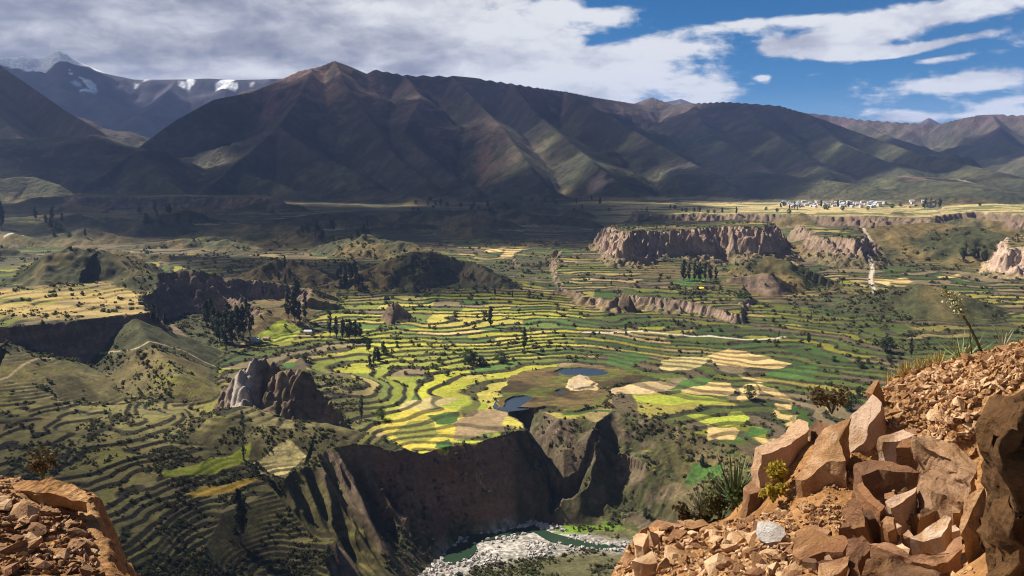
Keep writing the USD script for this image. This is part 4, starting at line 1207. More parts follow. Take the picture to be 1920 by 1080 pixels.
HOUSES = [house_class('white_house_form', 11, 6.5, 4.2, wall_look, tin), house_class('long_house_form', 15, 7, 4.6, wall_look, tin), house_class('adobe_house_form', 9, 6, 3.6, adobe, rust_roof), house_class('two_storey_form', 9, 7.5, 6.4, wall_look, rust_roof)]
rh = np.random.default_rng(5)
placed = []
for k in range(900):
    px = rh.normal(1565, 62) if k % 5 else rh.uniform(1700, 1755)
    py = rh.uniform(379.0, 389.5)
    if not (1465 < px < 1660 or 1700 < px < 1755):
        continue
    p = hit(px, py)
    if any((p[0] - q[0]) ** 2 + ((p[1] - q[1]) * .8) ** 2 < 17 ** 2 for q, _, _ in placed):
        continue
    placed.append((p, px, int(rh.choice(4, p=[.42, .2, .2, .18]))))
    if len(placed) >= 95:
        break
ht = ['small white house with a tin roof', 'long white house with a tin roof', 'brown adobe house with a rusty roof', 'taller white house with a rusty roof']
hn = {}
for p, px, k in placed:
    hn.setdefault((k, px > 1690), []).append((px, p))
for (k, out), items in hn.items():
    items.sort(key=lambda t: t[0])
    for i, (px, p) in enumerate(items):
        x = instance('village_house', HOUSES[k], p, rh.normal(12, 14) + (90 if rh.random() < .25 else 0), .65 + .3 * rh.random())
        tag(x, f'{ordinal(i, len(items))} {ht[k]}, ' + ('hamlet right of village' if out else 'far village'), 'house', 'houses of the far village')
for i, (px, py) in enumerate(((578, 626), (500, 638), (480, 640), (815, 440), (1240, 326), (1525, 325))):
    p = hit(px, py)
    x = instance('stone_hut', HOUSES[2 if i % 2 else 0], p, rh.uniform(-20, 20), .5)
    tag(x, ['little hut right of the eucalyptus grove among yellow fields', 'tiny hut at the left edge of the bright yellow field', 'low hut below the eucalyptus grove', 'lone pale hut in the shaded belt', 'pale hut on the mountain slope', 'hut above the village on the slope'][i], 'hut')

# water in the ponds and in the river
water = mat('pond_water', {'n': ('noise_texture', {'scale': .5, 'detail': 4.0}), 'g': ('geometry', {}), 'b': ('bump', {'strength': .12, 'distance': .1}), 'p': ('principled_bsdf', {'base_color': (.018, .028, .038), 'roughness': .28, 'ior': 1.33, 'specular_ior_level': .8})},
            [('g.position', 'n.vector'), ('n.fac', 'b.height'), ('b.normal', 'p.normal')], surface='p.BSDF')
green_water = mat('river_water', {'n': ('noise_texture', {'scale': .7, 'detail': 5.0}), 'g': ('geometry', {}), 'b': ('bump', {'strength': .35, 'distance': .2}), 'p': ('principled_bsdf', {'base_color': (.020, .040, .022), 'roughness': .12, 'ior': 1.33})},
            [('g.position', 'n.vector'), ('n.fac', 'b.height'), ('b.normal', 'p.normal')], surface='p.BSDF')


def flat_poly(pts, z, grow=0.0, seed=0):
    P = shapely.Polygon([(p[0], p[1]) for p in pts]).buffer(grow)
    v, f = trimesh.creation.triangulate_polygon(P, engine='earcut')
    return np.c_[v, np.full(len(v), z)], f


for k, q in enumerate(POND):
    o = add('pond', flat_poly([at(p[0], p[1], z=LAKEZ) for p in q], LAKEZ - .25, 6.0), water)
    tag(o, ['long blue pond at the far side of the brown wetland', 'blue pond at the lip of the ravine in front of the wetland', 'tiny bright pool beside the sandy island'][k], kind='structure')
WET = [at(p[0], p[1], z=FLOOR) for p in [(828, 1054), (838, 1035), (862, 1018), (888, 1018), (893, 1032), (880, 1046), (850, 1058)]]
o = add('river', flat_poly(WET, FLOOR + .35, .5), green_water)
tag(o, 'dark green river pool at the foot of the ravined spur', kind='structure')
WET2 = [at(p[0], p[1], z=FLOOR) for p in [(872, 1004), (925, 1000), (1000, 984), (1035, 1000), (1110, 1020), (1180, 1025), (1180, 1032), (1100, 1030), (1030, 1016), (1000, 998), (930, 1012), (880, 1020)]]
o = add('river', flat_poly(WET2, FLOOR + .3, 0), green_water)
tag(o, 'shallow river channel winding through the pale stones', kind='structure')
# boulders of the river bed
rb_ = np.random.default_rng(44)
bb = shapely.Polygon([(p[0], p[1]) for p in RIVERBED]); x0, y0, x1, y1 = bb.bounds
px_ = rb_.uniform(x0, x1, 30000); py_ = rb_.uniform(y0, y1, 30000)
m = shapely.contains_xy(bb, px_, py_); m &= ~shapely.contains_xy(shapely.union_all([shapely.Polygon([(p[0], p[1]) for p in WET2]).buffer(-1.0), shapely.Polygon([(p[0], p[1]) for p in WET])]), px_, py_)
m &= rb_.random(len(px_)) < sstep(.35, .62, fbm2(px_ / 12, py_ / 12, 3, 119))
px_, py_ = px_[m][:5200], py_[m][:5200]


def rock_proto(seed, flat=.6, n=14):
    rg = np.random.default_rng(seed)
    p = rg.normal(size=(n, 3)); p /= np.linalg.norm(p, axis=1, keepdims=True)
    p *= [1, .75 + .2 * rg.random(), flat]
    h = trimesh.convex.convex_hull(p * (.8 + .3 * rg.random((n, 1))))
    return h


river_stone = plain('river_stone', (.36, .33, .30), var=.45, scale=.8); 
scatter_stuff('river_stones', [('stone', rock_proto(60 + k), river_stone) for k in range(4)], np.stack([px_, py_, ground_z(px_, py_) + .1], 1), .16 + 1.5 * rb_.random(len(px_)) ** 7, 'pale stones and boulders of the river bed', 45, tilt=True)
#@@END_MID
#@@FG
# ------------------------------------------------------------------ the bank in front: earth, rocks, stones, plants
def earth_look(name, c1, c2, c3, bump=.7):
    return mat(name, {'g': ('geometry', {}), 'n1': ('noise_texture', {'scale': 2.2, 'detail': 8.0, 'roughness': .7}), 'n2': ('noise_texture', {'scale': 26.0, 'detail': 6.0, 'roughness': .7}),
                      'vo': ('voronoi_texture', {'scale': 30.0}), 'h': math_('multiply_add', b=.5),
                      'r': ('rgb_ramp', {'ramp': [(.30, c1), (.5, c2), (.70, c3)]}), 'r2': ('map_range', {'from_min': .25, 'from_max': .75, 'to_min': .55, 'to_max': 1.4}), 'cc': ('combine_color', {}),
                      'm': ('mix_color', {'blend_type': 'multiply', 'fac': 1.0, 'use_clamp': False}), 'b': ('bump', {'strength': bump, 'distance': .05}), 'p': ('principled_bsdf', {'roughness': .93, 'specular_ior_level': .15})},
               [('g.position', 'n1.vector'), ('g.position', 'n2.vector'), ('g.position', 'vo.vector'), ('n1.fac', 'r.fac'), ('n2.fac', 'r2.value'), ('r2.result', 'cc.r'), ('r2.result', 'cc.g'), ('r2.result', 'cc.b'), ('r.color', 'm.a'), ('cc.color', 'm.b'),
                ('m.result', 'p.base_color'), ('vo.distance', 'h.value1'), ('n2.fac', 'h.value3'), ('h.value', 'b.height'), ('b.normal', 'p.normal')], surface='p.BSDF')


def stone_look(name, c1, c2, c3):
    return mat(name, {'t': ('texture_coordinate', {}), 'o': ('object_info', {}), 'g': ('geometry', {}), 'n1': ('noise_texture', {'scale': 5.0, 'detail': 8.0, 'roughness': .65, 'distortion': .6}), 'n2': ('noise_texture', {'scale': 45.0, 'detail': 5.0, 'roughness': .7}),
                      's': math_('multiply_add', b=.7, c=-.35), 'f': math_('add'), 'h': math_('multiply_add', b=.5), 'n3': ('noise_texture', {'scale': 90.0, 'detail': 4.0, 'roughness': .7}), 'n4': ('noise_texture', {'scale': 2.0, 'detail': 3.0}), 'k': ('map_range', {'from_min': .3, 'from_max': .7, 'to_min': .74, 'to_max': 1.2}), 'kk': ('combine_color', {}), 'mm': ('mix_color', {'blend_type': 'multiply', 'fac': 1.0, 'use_clamp': False}), 'st': ('map_range', {'from_min': .52, 'from_max': .62, 'to_min': 0.0, 'to_max': .75, 'clamp': True}), 'sx': ('mix_color', {'b': (.20, .10, .035)}),
                      'r': ('rgb_ramp', {'ramp': [(.28, c1), (.5, c2), (.74, c3)]}), 'b': ('bump', {'strength': .8, 'distance': .035}), 'p': ('principled_bsdf', {'roughness': .88, 'specular_ior_level': .3})},
               [('g.position', 'n1.vector'), ('g.position', 'n2.vector'), ('o.random', 's.value1'), ('n1.fac', 'f.value1'), ('s.value', 'f.value2'), ('f.value', 'r.fac'), ('n2.fac', 'h.value1'), ('n1.fac', 'h.value3'), ('h.value', 'b.height'), ('b.normal', 'p.normal'), ('g.position', 'n3.vector'), ('g.position', 'n4.vector'), ('n3.fac', 'k.value'), ('k.result', 'kk.r'), ('k.result', 'kk.g'), ('k.result', 'kk.b'), ('n4.fac', 'st.value'), ('st.result', 'sx.fac'), ('r.color', 'sx.a'), ('sx.result', 'mm.a'), ('kk.color', 'mm.b'), ('mm.result', 'p.base_color')], surface='p.BSDF')


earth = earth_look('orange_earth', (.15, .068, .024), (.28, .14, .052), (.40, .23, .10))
shaded_earth = earth_look('shaded_bank_earth', (.040, .019, .008), (.075, .037, .014), (.125, .065, .028))  # bank earth darkened in the colour for a face in shade
slab_look = stone_look('pink_slab_rock', (.19, .085, .034), (.36, .21, .105), (.46, .37, .30))
ochre_rock = stone_look('ochre_rock', (.13, .06, .028), (.27, .14, .07), (.40, .25, .15))
chip_look = stone_look('stone_chip', (.17, .08, .032), (.32, .17, .075), (.47, .31, .18))
shade_rock = stone_look('shade_rock', (.10, .05, .025), (.19, .10, .05), (.27, .16, .09))  # ochre rock darkened in the colour for the shaded hollow
white_rock = stone_look('white_rock', (.36, .31, .27), (.44, .41, .38), (.50, .48, .46))
tan_rock = stone_look('tan_rock', (.18, .085, .04), (.31, .17, .095), (.38, .26, .18))


def bank(name, crest, inner, res, bounds, look, label, fall=1.7, amp=.05, seed=0):
    C_ = A3(crest)
    P = np.array(C_ + A3(inner))
    f = RBFInterpolator(P[:, :2], P[:, 2], kernel='thin_plate_spline', smoothing=.0005)
    xs = np.arange(bounds[0], bounds[1], res); ys = np.arange(bounds[2], bounds[3], res)

    def raw(x, y):
        x, y = np.atleast_1d(x), np.atleast_1d(y)
        z = f(np.stack([x, y], -1))
        d, zc, side = poly_dist(x, y, C_)
        n = .5 * fbm2(x * 1.6 + 40, y * 1.6, 4, 200 + seed) + .5 * fbm2(x * 7, y * 7 + 9, 3, 210 + seed, True) - .5
        d2 = d + .25 * n
        back = (side < 0)
        z = np.where(back, np.minimum(zc, zc - fall * np.maximum(d2, 0)), z)
        return np.maximum(z + amp * 2 * n, -8)
    X, Y = np.meshgrid(xs, ys, indexing='ij')
    Z = raw(X.ravel(), Y.ravel())
    b = len(ys); i = (np.arange(len(xs) - 1)[:, None] * b + np.arange(b - 1)[None]).ravel()
    q = np.stack([i, i + b, i + b + 1, i + 1], 1)
    v = np.stack([X.ravel(), Y.ravel(), Z], 1)
    q = q[(v[q, 2].max(1) > -6.5)]
    fc = np.vstack([q[:, [0, 1, 2]], q[:, [0, 2, 3]]])
    u, inv = np.unique(fc, return_inverse=True)
    o = add(name, (v[u], inv.reshape(fc.shape)), look, smooth=True)
    tag(o, label, kind='structure')
    return raw, C_


RCREST = [(2250, 560, 7.2), (2100, 600, 7.4), (1925, 640, 7.8), (1850, 657, 8.0), (1800, 670, 8.1), (1765, 678, 8.1), (1720, 692, 8.1), (1680, 706, 8.1), (1645, 738, 8.0), (1598, 790, 7.8), (1500, 832, 7.5), (1450, 862, 7.4), (1405, 905, 7.3), (1385, 948, 7.3), (1315, 980, 7.4), (1265, 990, 7.3), (1225, 988, 7.2), (1190, 1008, 7.0), (1140, 1095, 6.4), (1100, 1180, 5.8), (1050, 1350, 5.0)]
rbank, RC = bank('dirt_bank', RCREST, [(1440, 1000, 6.3), (1500, 960, 6.25), (1480, 930, 6.7), (1550, 880, 6.7), (1600, 860, 6.75), (1700, 760, 7.2), (1800, 740, 7.0), (1900, 720, 6.6), (1700, 880, 6.75), (1790, 810, 6.6), (1800, 900, 6.5), (1600, 980, 6.1), (1500, 1080, 5.0), (1400, 1080, 5.2), (1300, 1080, 5.5), (1300, 1030, 6.3), (1650, 1080, 5.35), (1750, 1000, 5.9), (1200, 1080, 6.0), (1800, 1080, 4.9), (1900, 1000, 4.8), (2100, 900, 4.4), (1500, 1300, 4.0), (1250, 1300, 4.4), (1800, 1300, 3.4)],
                 .032, (.3, 6.5, 2.6, 10.5), earth, 'orange earth bank of crumbling soil and broken stones at the lower right', amp=.06)
LCREST = [(232, 1100, 3.6), (226, 1082, 3.7), (206, 1040, 3.95), (196, 1000, 4.15), (186, 962, 4.35), (177, 936, 4.5), (166, 922, 4.6), (120, 911, 4.65), (60, 901, 4.7), (0, 894, 4.75), (-150, 876, 4.85), (-500, 840, 5.0)]
LCREST = LCREST[::-1]
LCREST = LCREST[::-1]
lbank, LC = bank('gravel_bank', [(270, 1250, 2.9)] + LCREST, [(0, 940, 4.42), (150, 955, 4.42), (80, 945, 4.42), (60, 1000, 4.15), (100, 1080, 3.72), (0, 1080, 3.72), (-150, 1000, 4.2), (168, 1010, 4.1), (180, 1080, 3.7), (0, 1300, 3.0), (200, 1300, 2.8), (-400, 1200, 3.0)],
                 .022, (-5.0, -1.0, 2.0, 6.0), earth, 'orange gravel bank with a hard clay edge at the lower left', fall=2.6, amp=.035, seed=3)


def slab(name, pts, D, look, label, n=(-.5, -.3, .81), depth=.4, lean=(.05, .12), taper=.9, rough=.018, seed=0, group=None, sub=.04):
    """A broken block: its upper face runs through pts (lines of sight) on a plane of normal n at distance D; it has a real thickness below."""
    n = np.array(n, float); n /= np.linalg.norm(n)
    c = np.mean(pts, 0); p0 = at(c[0], c[1], D=D)
    top = []
    for q in pts:
        a, b, cz = ray(*q); d = np.array([a, b, cz])
        top.append(d * (p0 @ n) / (d @ n))
    top = np.array(top)
    if len(top) > 3:
        ex = np.cross(n, [0, 0, 1.0]); ex /= np.linalg.norm(ex); ey = np.cross(n, ex)
        uv = np.stack([(top - p0) @ ex, (top - p0) @ ey], 1)
        P = shapely.Polygon(uv).buffer(0)
        if P.geom_type != 'Polygon':
            P = max(P.geoms, key=lambda g: g.area)
        m = trimesh.creation.extrude_polygon(P, depth, engine='earcut')
        v = m.vertices.copy()
        t = v[:, 2] / depth                       # 0 upper face, 1 bottom
        cu = uv.mean(0)
        w = cu + (v[:, :2] - cu) * (1 - (1 - taper) * t)[:, None]
        e = np.array([lean[0], lean[1], -1.0]) * depth
        V = p0 + w[:, :1] * ex + w[:, 1:] * ey + t[:, None] * e
        m = trimesh.Trimesh(V, m.faces); m.merge_vertices(); m.fix_normals()
        v, f = trimesh.remesh.subdivide_to_size(m.vertices, m.faces, sub, max_iter=12)
        m = trimesh.Trimesh(v, f); m.merge_vertices()
        q = m.vertices
        vec = np.stack([meshkit.fbm(q * 7 + seed + o_, 4, seed + 3 * i_) - .5 for i_, o_ in enumerate((0, 31.7, 57.3))], 1) * 3.0 * rough
        vec += np.stack([meshkit.noise(q * 2.6 + seed + o_, seed + 40 + i_) - .5 for i_, o_ in enumerate((0, 31.7, 57.3))], 1) * 3.0 * rough
        m = trimesh.Trimesh(q + vec, m.faces, process=False)
    o = add(name, m, look, smooth=32)
    tag(o, label, 'rock', group)
    return o


U = (-.25, -.25, .93)
F = (-.62, -.42, .66)
slab('rock_slab', [(1491, 898), (1506, 878), (1521, 854), (1535, 826), (1561, 797), (1596, 781), (1590, 802), (1580, 828), (1588, 854), (1590, 862), (1561, 866), (1539, 880), (1517, 897), (1502, 902)], 6.6, slab_look, 'largest pale pink slab with a smooth lit face and dark overhang', n=F, depth=.42, lean=(.02, -.02), seed=1)
slab('rock_slab', [(1597, 782), (1634, 738), (1650, 752), (1648, 769), (1629, 802), (1622, 824), (1611, 839), (1595, 853), (1584, 834), (1588, 810)], 6.9, tan_rock, 'tall pink slab leaning behind the largest slab, highest of the rocks', n=F, depth=.4, lean=(.45, .1), seed=2)
slab('rock_slab', [(1624, 735), (1640, 716), (1650, 718), (1636, 742)], 7.3, tan_rock, 'narrow rock blade sticking out above the tall pink slab', n=(-.7, -.4, .5), depth=.3, lean=(.3, .1), seed=3)
slab('boulder', [(1411, 842), (1440, 832), (1462, 820), (1478, 800), (1494, 786), (1512, 790), (1516, 806), (1500, 815), (1482, 832), (1450, 845), (1425, 852)], 7.1, ochre_rock, 'brown weathered boulder at the left end of the rocks, above the spiky plant', n=U, depth=.42, lean=(-.05, -.1), taper=.95, rough=.022, seed=4)
slab('boulder', [(1514, 800), (1530, 788), (1553, 790), (1558, 806), (1548, 818), (1524, 812)], 7.3, ochre_rock, 'rounded ochre boulder right of the weathered one', n=U, depth=.32, lean=(-.1, -.1), rough=.022, seed=5)
slab('boulder', [(1396, 918), (1416, 896), (1440, 898), (1452, 908), (1430, 922), (1408, 930)], 6.9, ochre_rock, 'low dark ochre boulder beside the spiky plant', n=U, depth=.3, lean=(-.15, -.15), rough=.02, seed=6)
slab('rock_block', [(1649, 823), (1672, 810), (1698, 804), (1718, 818), (1692, 827), (1658, 829)], 6.5, tan_rock, 'squared block with a flat pink top below the crumbly slope', n=U, depth=.36, lean=(.02, .0), seed=7)
slab('rock_block', [(1676, 842), (1688, 825), (1708, 824), (1726, 846), (1702, 840)], 6.3, slab_look, 'small block with a wedge top set in front of the squared block', n=U, depth=.36, lean=(.02, -.03), seed=8)
slab('rock_block', [(1700, 806), (1716, 800), (1720, 812), (1708, 818)], 6.6, ochre_rock, 'dark little rock lying on the squared blocks', n=U, depth=.12, seed=9)
slab('rock_ledge', [(1592, 868), (1625, 858), (1668, 862), (1714, 886), (1690, 886), (1640, 878), (1608, 886)], 6.1, ochre_rock, 'rough ledge of pinkish rock across the middle of the rocks', n=U, depth=.34, lean=(.03, 0), rough=.026, seed=10)
slab('rock_block', [(1606, 911), (1626, 905), (1660, 946), (1652, 955), (1630, 935)], 5.8, slab_look, 'dark block with a thin bent lit edge', n=(-.3, -.2, .93), depth=.34, lean=(.05, -.03), seed=11)
slab('rock_block', [(1661, 945), (1690, 926), (1720, 912), (1716, 924), (1692, 948), (1668, 956)], 5.8, tan_rock, 'block with a long pointed lit top right of the bent edge', n=U, depth=.32, lean=(.1, 0), seed=12)
slab('rock_block', [(1576, 962), (1588, 948), (1602, 935), (1612, 950), (1616, 972), (1621, 990), (1597, 996), (1584, 988)], 5.6, tan_rock, 'pointed orange prism standing in the middle of the rocks', n=(-.6, -.55, .58), depth=.3, lean=(.5, .2), seed=13)
slab('rock_slab', [(1491, 997), (1517, 990), (1548, 1002), (1578, 1003), (1588, 1022), (1576, 1038), (1540, 1036), (1502, 1052), (1486, 1043)], 5.35, slab_look, 'broad bluish slab low in the rocks, below the rubble', n=(-.45, -.4, .8), depth=.34, lean=(.06, -.02), seed=14)
slab('rock_slab', [(1650, 977), (1664, 968), (1677, 970), (1674, 996), (1660, 1003), (1650, 994)], 5.45, slab_look, 'small smooth bluish slab between the orange prism and the long slab', n=(-.55, -.45, .7), depth=.2, lean=(.3, .1), seed=15)
slab('rock_slab', [(1704, 1008), (1722, 992), (1748, 976), (1773, 961), (1783, 966), (1764, 1002), (1726, 1009)], 5.2, slab_look, 'long bluish slab in the hollow at the right', n=(-.4, -.35, .85), depth=.3, lean=(.08, -.02), seed=16)
slab('rock_slab', [(1801, 976), (1806, 950), (1814, 935), (1838, 922), (1830, 948), (1815, 978), (1800, 1010)], 4.9, slab_look, 'upright pale blade of rock beside the dark earth wall', n=(-.75, -.55, .35), depth=.3, lean=(.5, .2), seed=17)
slab('boulder', [(1419, 996), (1424, 976), (1446, 975), (1469, 986), (1474, 999), (1462, 1014), (1438, 1018), (1424, 1010)], 5.75, white_rock, 'whitish rounded boulder lying on the stony slope', n=(-.45, -.55, .7), depth=.2, lean=(.35, .25), taper=.75, rough=.012, seed=18)
slab('rock_block', [(1516, 984), (1536, 988), (1560, 998), (1556, 1004), (1520, 996)], 5.55, ochre_rock, 'dark flat block above the broad bluish slab', n=U, depth=.12, seed=19)
slab('rock_block', [(1537, 1058), (1560, 1050), (1592, 1042), (1590, 1060), (1570, 1076), (1545, 1082)], 4.95, slab_look, 'red pink block at the bottom edge of the picture', n=(-.4, -.4, .8), depth=.3, seed=20)
slab('rock_ledge', [(1590, 1010), (1625, 1006), (1640, 1018), (1620, 1040), (1608, 1078), (1592, 1060)], 5.05, ochre_rock, 'crumbling pale rib of rock right of the broad slab', n=(-.4, -.35, .85), depth=.4, rough=.03, seed=21)
slab('rock_ledge', [(1632, 1024), (1660, 1012), (1700, 1036), (1744, 1030), (1790, 1008), (1800, 1030), (1745, 1060), (1690, 1050)], 4.95, ochre_rock, 'knobbly ledge of reddish rubble below the long slab', n=(-.35, -.35, .87), depth=.5, lean=(.0, -.05), rough=.034, seed=22)
for k, (x, y, w, lab) in enumerate(((1205, 1012, 26, 'brown rock at the left tip of the bank'), (1262, 1003, 26, 'rock with a pale front on the lip of the bank'), (1296, 1000, 16, 'small cube of rock on the lip of the bank'), (1212, 1046, 30, 'flat pale rock leaning at the left of the stony slope'), (1335, 1000, 32, 'wide brown rock half buried below the spiky plant'),
                                    (1282, 1040, 22, 'triangular rock in the middle of the stony slope'), (1318, 1068, 34, 'large flat triangular stone at the bottom of the stony slope'), (1345, 1048, 20, 'rounded pale stone right of the large triangular one'), (1392, 1004, 26, 'angular brown rock left of the whitish boulder'), (1290, 985, 26, 'dark clod on the crest of the bank'), (1245, 988, 34, 'brown clod on the crest near the river'))):
    a = np.random.default_rng(300 + k)
    ang = np.sort(a.uniform(0, 6.283, 6)); pts = [(x + w * math.cos(t) * a.uniform(.7, 1.1), y + w * .55 * math.sin(t) * a.uniform(.7, 1.1)) for t in ang]
    slab('loose_rock', pts, float(np.interp(y, [985, 1010, 1040, 1080], [7.15, 6.6, 6.0, 5.45])) - (.0 if x < 1380 else .25), chip_look if k not in (9, 10) else ochre_rock, lab, n=(-.3 + .3 * a.normal() * .5, -.35 + .15 * a.normal(), .85), depth=.16, lean=(.1, -.05), rough=.012, seed=300 + k)

slab('rock_mass', [(1720, 814), (1745, 806), (1790, 826), (1834, 858), (1834, 880), (1800, 862), (1760, 838)], 6.0, shade_rock, 'overhanging mass of rock in a shade-dark colour under the crumbling soil', n=(-.1, -.2, .97), depth=.75, lean=(.04, .02), rough=.04, taper=.97, seed=31)  # rocks added to fill the dark hollow, shade in their colour
slab('rock_mass', [(1722, 900), (1760, 884), (1815, 900), (1828, 940), (1790, 945), (1745, 930)], 5.9, shade_rock, 'added rock coloured like the shade in the hollow behind the long bluish slab', n=(-.0, -.3, .95), depth=.5, rough=.04, seed=32)
slab('rock_mass', [(1600, 960), (1640, 950), (1700, 958), (1706, 975), (1650, 975), (1612, 975)], 5.75, shade_rock, 'added low rock in a shade-dark colour between the orange prism and the hollow', n=(.1, -.3, .95), depth=.4, rough=.03, seed=33)
slab('rock_mass', [(1620, 1052), (1680, 1060), (1750, 1066), (1800, 1040), (1812, 1062), (1760, 1100), (1660, 1100), (1615, 1085)], 4.8, shade_rock, 'added rock in a shade-dark colour at the bottom edge beside the earth wall', n=(.1, -.35, .93), depth=.5, rough=.035, seed=34)
slab('clay_ledge', [(-30, 892), (60, 899), (120, 909), (167, 920), (174, 934), (100, 926), (0, 914), (-30, 912)], 4.5, earth, 'hard smooth clay ledge along the top of the left bank', n=(-.1, -.25, .96), depth=.075, lean=(.0, .2), rough=.026, seed=35)
# angular fragments wedged between the big rocks
rf = np.random.default_rng(401)
frag = []
for k in range(34):
    x, y = rf.uniform(1500, 1815), rf.uniform(880, 1075)
    if x < 1590 and y < 960:
        x += 110
    frag.append((x, y))
frag.sort()
for k, (x, y) in enumerate(frag):
    w = rf.uniform(9, 24)
    ang = np.sort(rf.uniform(0, 6.283, 6)); pts = [(x + w * math.cos(t) * rf.uniform(.6, 1.1), y + w * .6 * math.sin(t) * rf.uniform(.6, 1.1)) for t in ang]
    slab('rock_fragment', pts, float(np.interp(y, [880, 960, 1080], [6.35, 5.75, 5.0])), (ochre_rock, shade_rock, tan_rock, chip_look)[k % 4], f'{("brown", "dark", "tan", "pale orange")[k % 4]} angular fragment wedged between the big rocks, {ORD[k] + " from the left" if k < 17 else ORD[33 - k] + " from the right"}',
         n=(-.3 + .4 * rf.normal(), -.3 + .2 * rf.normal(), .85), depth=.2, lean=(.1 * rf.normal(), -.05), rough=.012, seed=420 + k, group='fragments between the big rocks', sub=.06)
# the earth wall at the right edge, its shade put into the colour
w0, w1, w2, w3 = at(1862, 795, D=3.45), at(2300, 735, D=4.9), np.array([5.2, 5.6, 0]), at(1885, 735, D=5.6)
m = trimesh.creation.box((1, 1, 1))
for _ in range(6):
    m = m.subdivide()
q = m.vertices + .5
uu, vv, tt = q[:, 0], q[:, 1], q[:, 2]
xy = ((1 - uu) * (1 - vv))[:, None] * w0[:2] + (uu * (1 - vv))[:, None] * w1[:2] + (uu * vv)[:, None] * w2[:2] + ((1 - uu) * vv)[:, None] * w3[:2]
q2 = np.c_[xy, w0[2] - 2.4 + 2.4 * tt - .42 * vv * tt]
m = trimesh.Trimesh(q2, m.faces, process=False)
trimesh.smoothing.filter_laplacian(m, iterations=6)
q = np.array(m.vertices)
q2 = q.copy()
for i_, o_ in enumerate((0, 21.3, 47.9)):
    q2[:, i_] += (meshkit.fbm(q * [2.6, 2.6, 1.3] + o_, 4, 401 + i_) - .5) * .34 + (meshkit.fbm(q * 8.0 + o_, 4, 411 + i_) - .5) * .22
tag(add('earth_wall', trimesh.Trimesh(q2, m.faces, process=False), shaded_earth, smooth=True), 'earth wall with shade in its dark colour at the right edge', kind='structure')

# loose stones
CHIPS = []
for k in range(7):
    p = f'/World/stone_form_{"abcdefg"[k]}'
    stage.CreateClassPrim(p)
    add('stone', rock_proto(80 + k, [.35, .5, .28, .65, .42, .3, .55][k], 11 + k % 3), chip_look, p)
    CHIPS.append(p)


def on_bank(raw, C_, n, region, rg, dmax=9.0, tries=60):
    """Points on a bank inside a picture region: (x, y, z)."""
    out = []
    P = shapely.Polygon(region); x0, y0, x1, y1 = P.bounds
    m = n * 4
    px = rg.uniform(x0, x1, m); py = rg.uniform(y0, y1, m)
    ok = shapely.contains_xy(P, px, py); px, py = px[ok], py[ok]
    a, b, c = ray(px, py)
    D = np.linspace(3.0, dmax, 120)
    hitD = np.full(len(px), np.nan)
    X = a[:, None] * D; Y = b[:, None] * D
    Z = raw(X.ravel(), Y.ravel()).reshape(X.shape)
    below = c[:, None] * D < Z
    k = below.argmax(1); g = below.any(1) & (k > 0)
    P3 = np.stack([X[np.arange(len(px)), k], Y[np.arange(len(px)), k], Z[np.arange(len(px)), k]], 1)
    return P3[g][:n], np.stack([px, py], 1)[g][:n]


rc = np.random.default_rng(77)
REG_R1 = [(1150, 1082), (1190, 1010), (1260, 990), (1330, 985), (1400, 975), (1480, 960), (1500, 1000), (1490, 1082)]
REG_R2 = [(1640, 740), (1680, 708), (1760, 682), (1860, 658), (1922, 642), (1922, 730), (1835, 760), (1830, 860), (1760, 850), (1720, 815), (1660, 805)]
REG_R3 = [(1500, 955), (1580, 955), (1600, 1000), (1520, 985)]
REG_L = [(-4, 945), (150, 960), (172, 1010), (186, 1082), (-4, 1082)]


def place(i, n):
    return 'leftmost of all' if i == 0 else 'rightmost of all' if i == n - 1 else f'{i + 1}th from the left' if i > 19 else ORD[i] + ' from the left'


def stones(raw, C_, n, reg, lo, hi, label, group):
    P3, pp = on_bank(raw, C_, n, reg, rc)
    o = np.argsort(pp[:, 0])
    for i, k in enumerate(o):
        sz = lo + (hi - lo) * rc.random() ** 2.2
        x = instance('loose_stone', CHIPS[rc.integers(7)], P3[k] + [0, 0, sz * .12], tilt=(rc.normal(0, 22), rc.normal(0, 22), rc.uniform(0, 360)), scale=sz)
        tag(x, f"{'flat ' if False else ''}{['small', 'middling', 'large'][min(int((sz - lo) / (hi - lo) * 4), 2)]} {label}, {place(i, len(o))}", 'stone', group)


stones(rbank, RC, 150, REG_R1, .025, .12, 'loose stone on the lower right slope', 'loose stones on the lower right slope')
stones(rbank, RC, 70, REG_R2, .025, .09, 'stone in the crumbling soil below the skyline', 'stones in the crumbling soil at the upper right')
stones(lbank, LC, 75, REG_L, .02, .075, 'stone on the left gravel face', 'stones on the left gravel bank')
small = [(f'chip', rock_proto(120 + k, [.3, .45, .6, .35][k], 10), chip_look) for k in range(4)]
for raw, C_, n, reg, a, b, lab in ((rbank, RC, 2600, REG_R1, .008, .05, 'small chips between the stones of the lower right slope'), (rbank, RC, 3600, REG_R2, .008, .05, 'crumbling chips of soil and stone at the upper right'), (rbank, RC, 400, REG_R3, .008, .04, 'rubble lying under the largest slab'), (lbank, LC, 2200, REG_L, .006, .03, 'small gravel on the face of the left bank'),
                                   (rbank, RC, 1500, [(1480, 860), (1640, 820), (1830, 840), (1830, 1080), (1480, 1080)], .006, .03, 'small rubble between the big rocks'), (lbank, LC, 350, [(-4, 896), (165, 924), (170, 945), (-4, 935)], .005, .02, 'crumbs on the clay edge of the left bank')):
    P3, _ = on_bank(raw, C_, n, reg, rc)
    scatter_stuff('gravel', small, P3, a + (b - a) * rc.random(len(P3)) ** 2.5, lab, int(rc.integers(9999)), tilt=True)

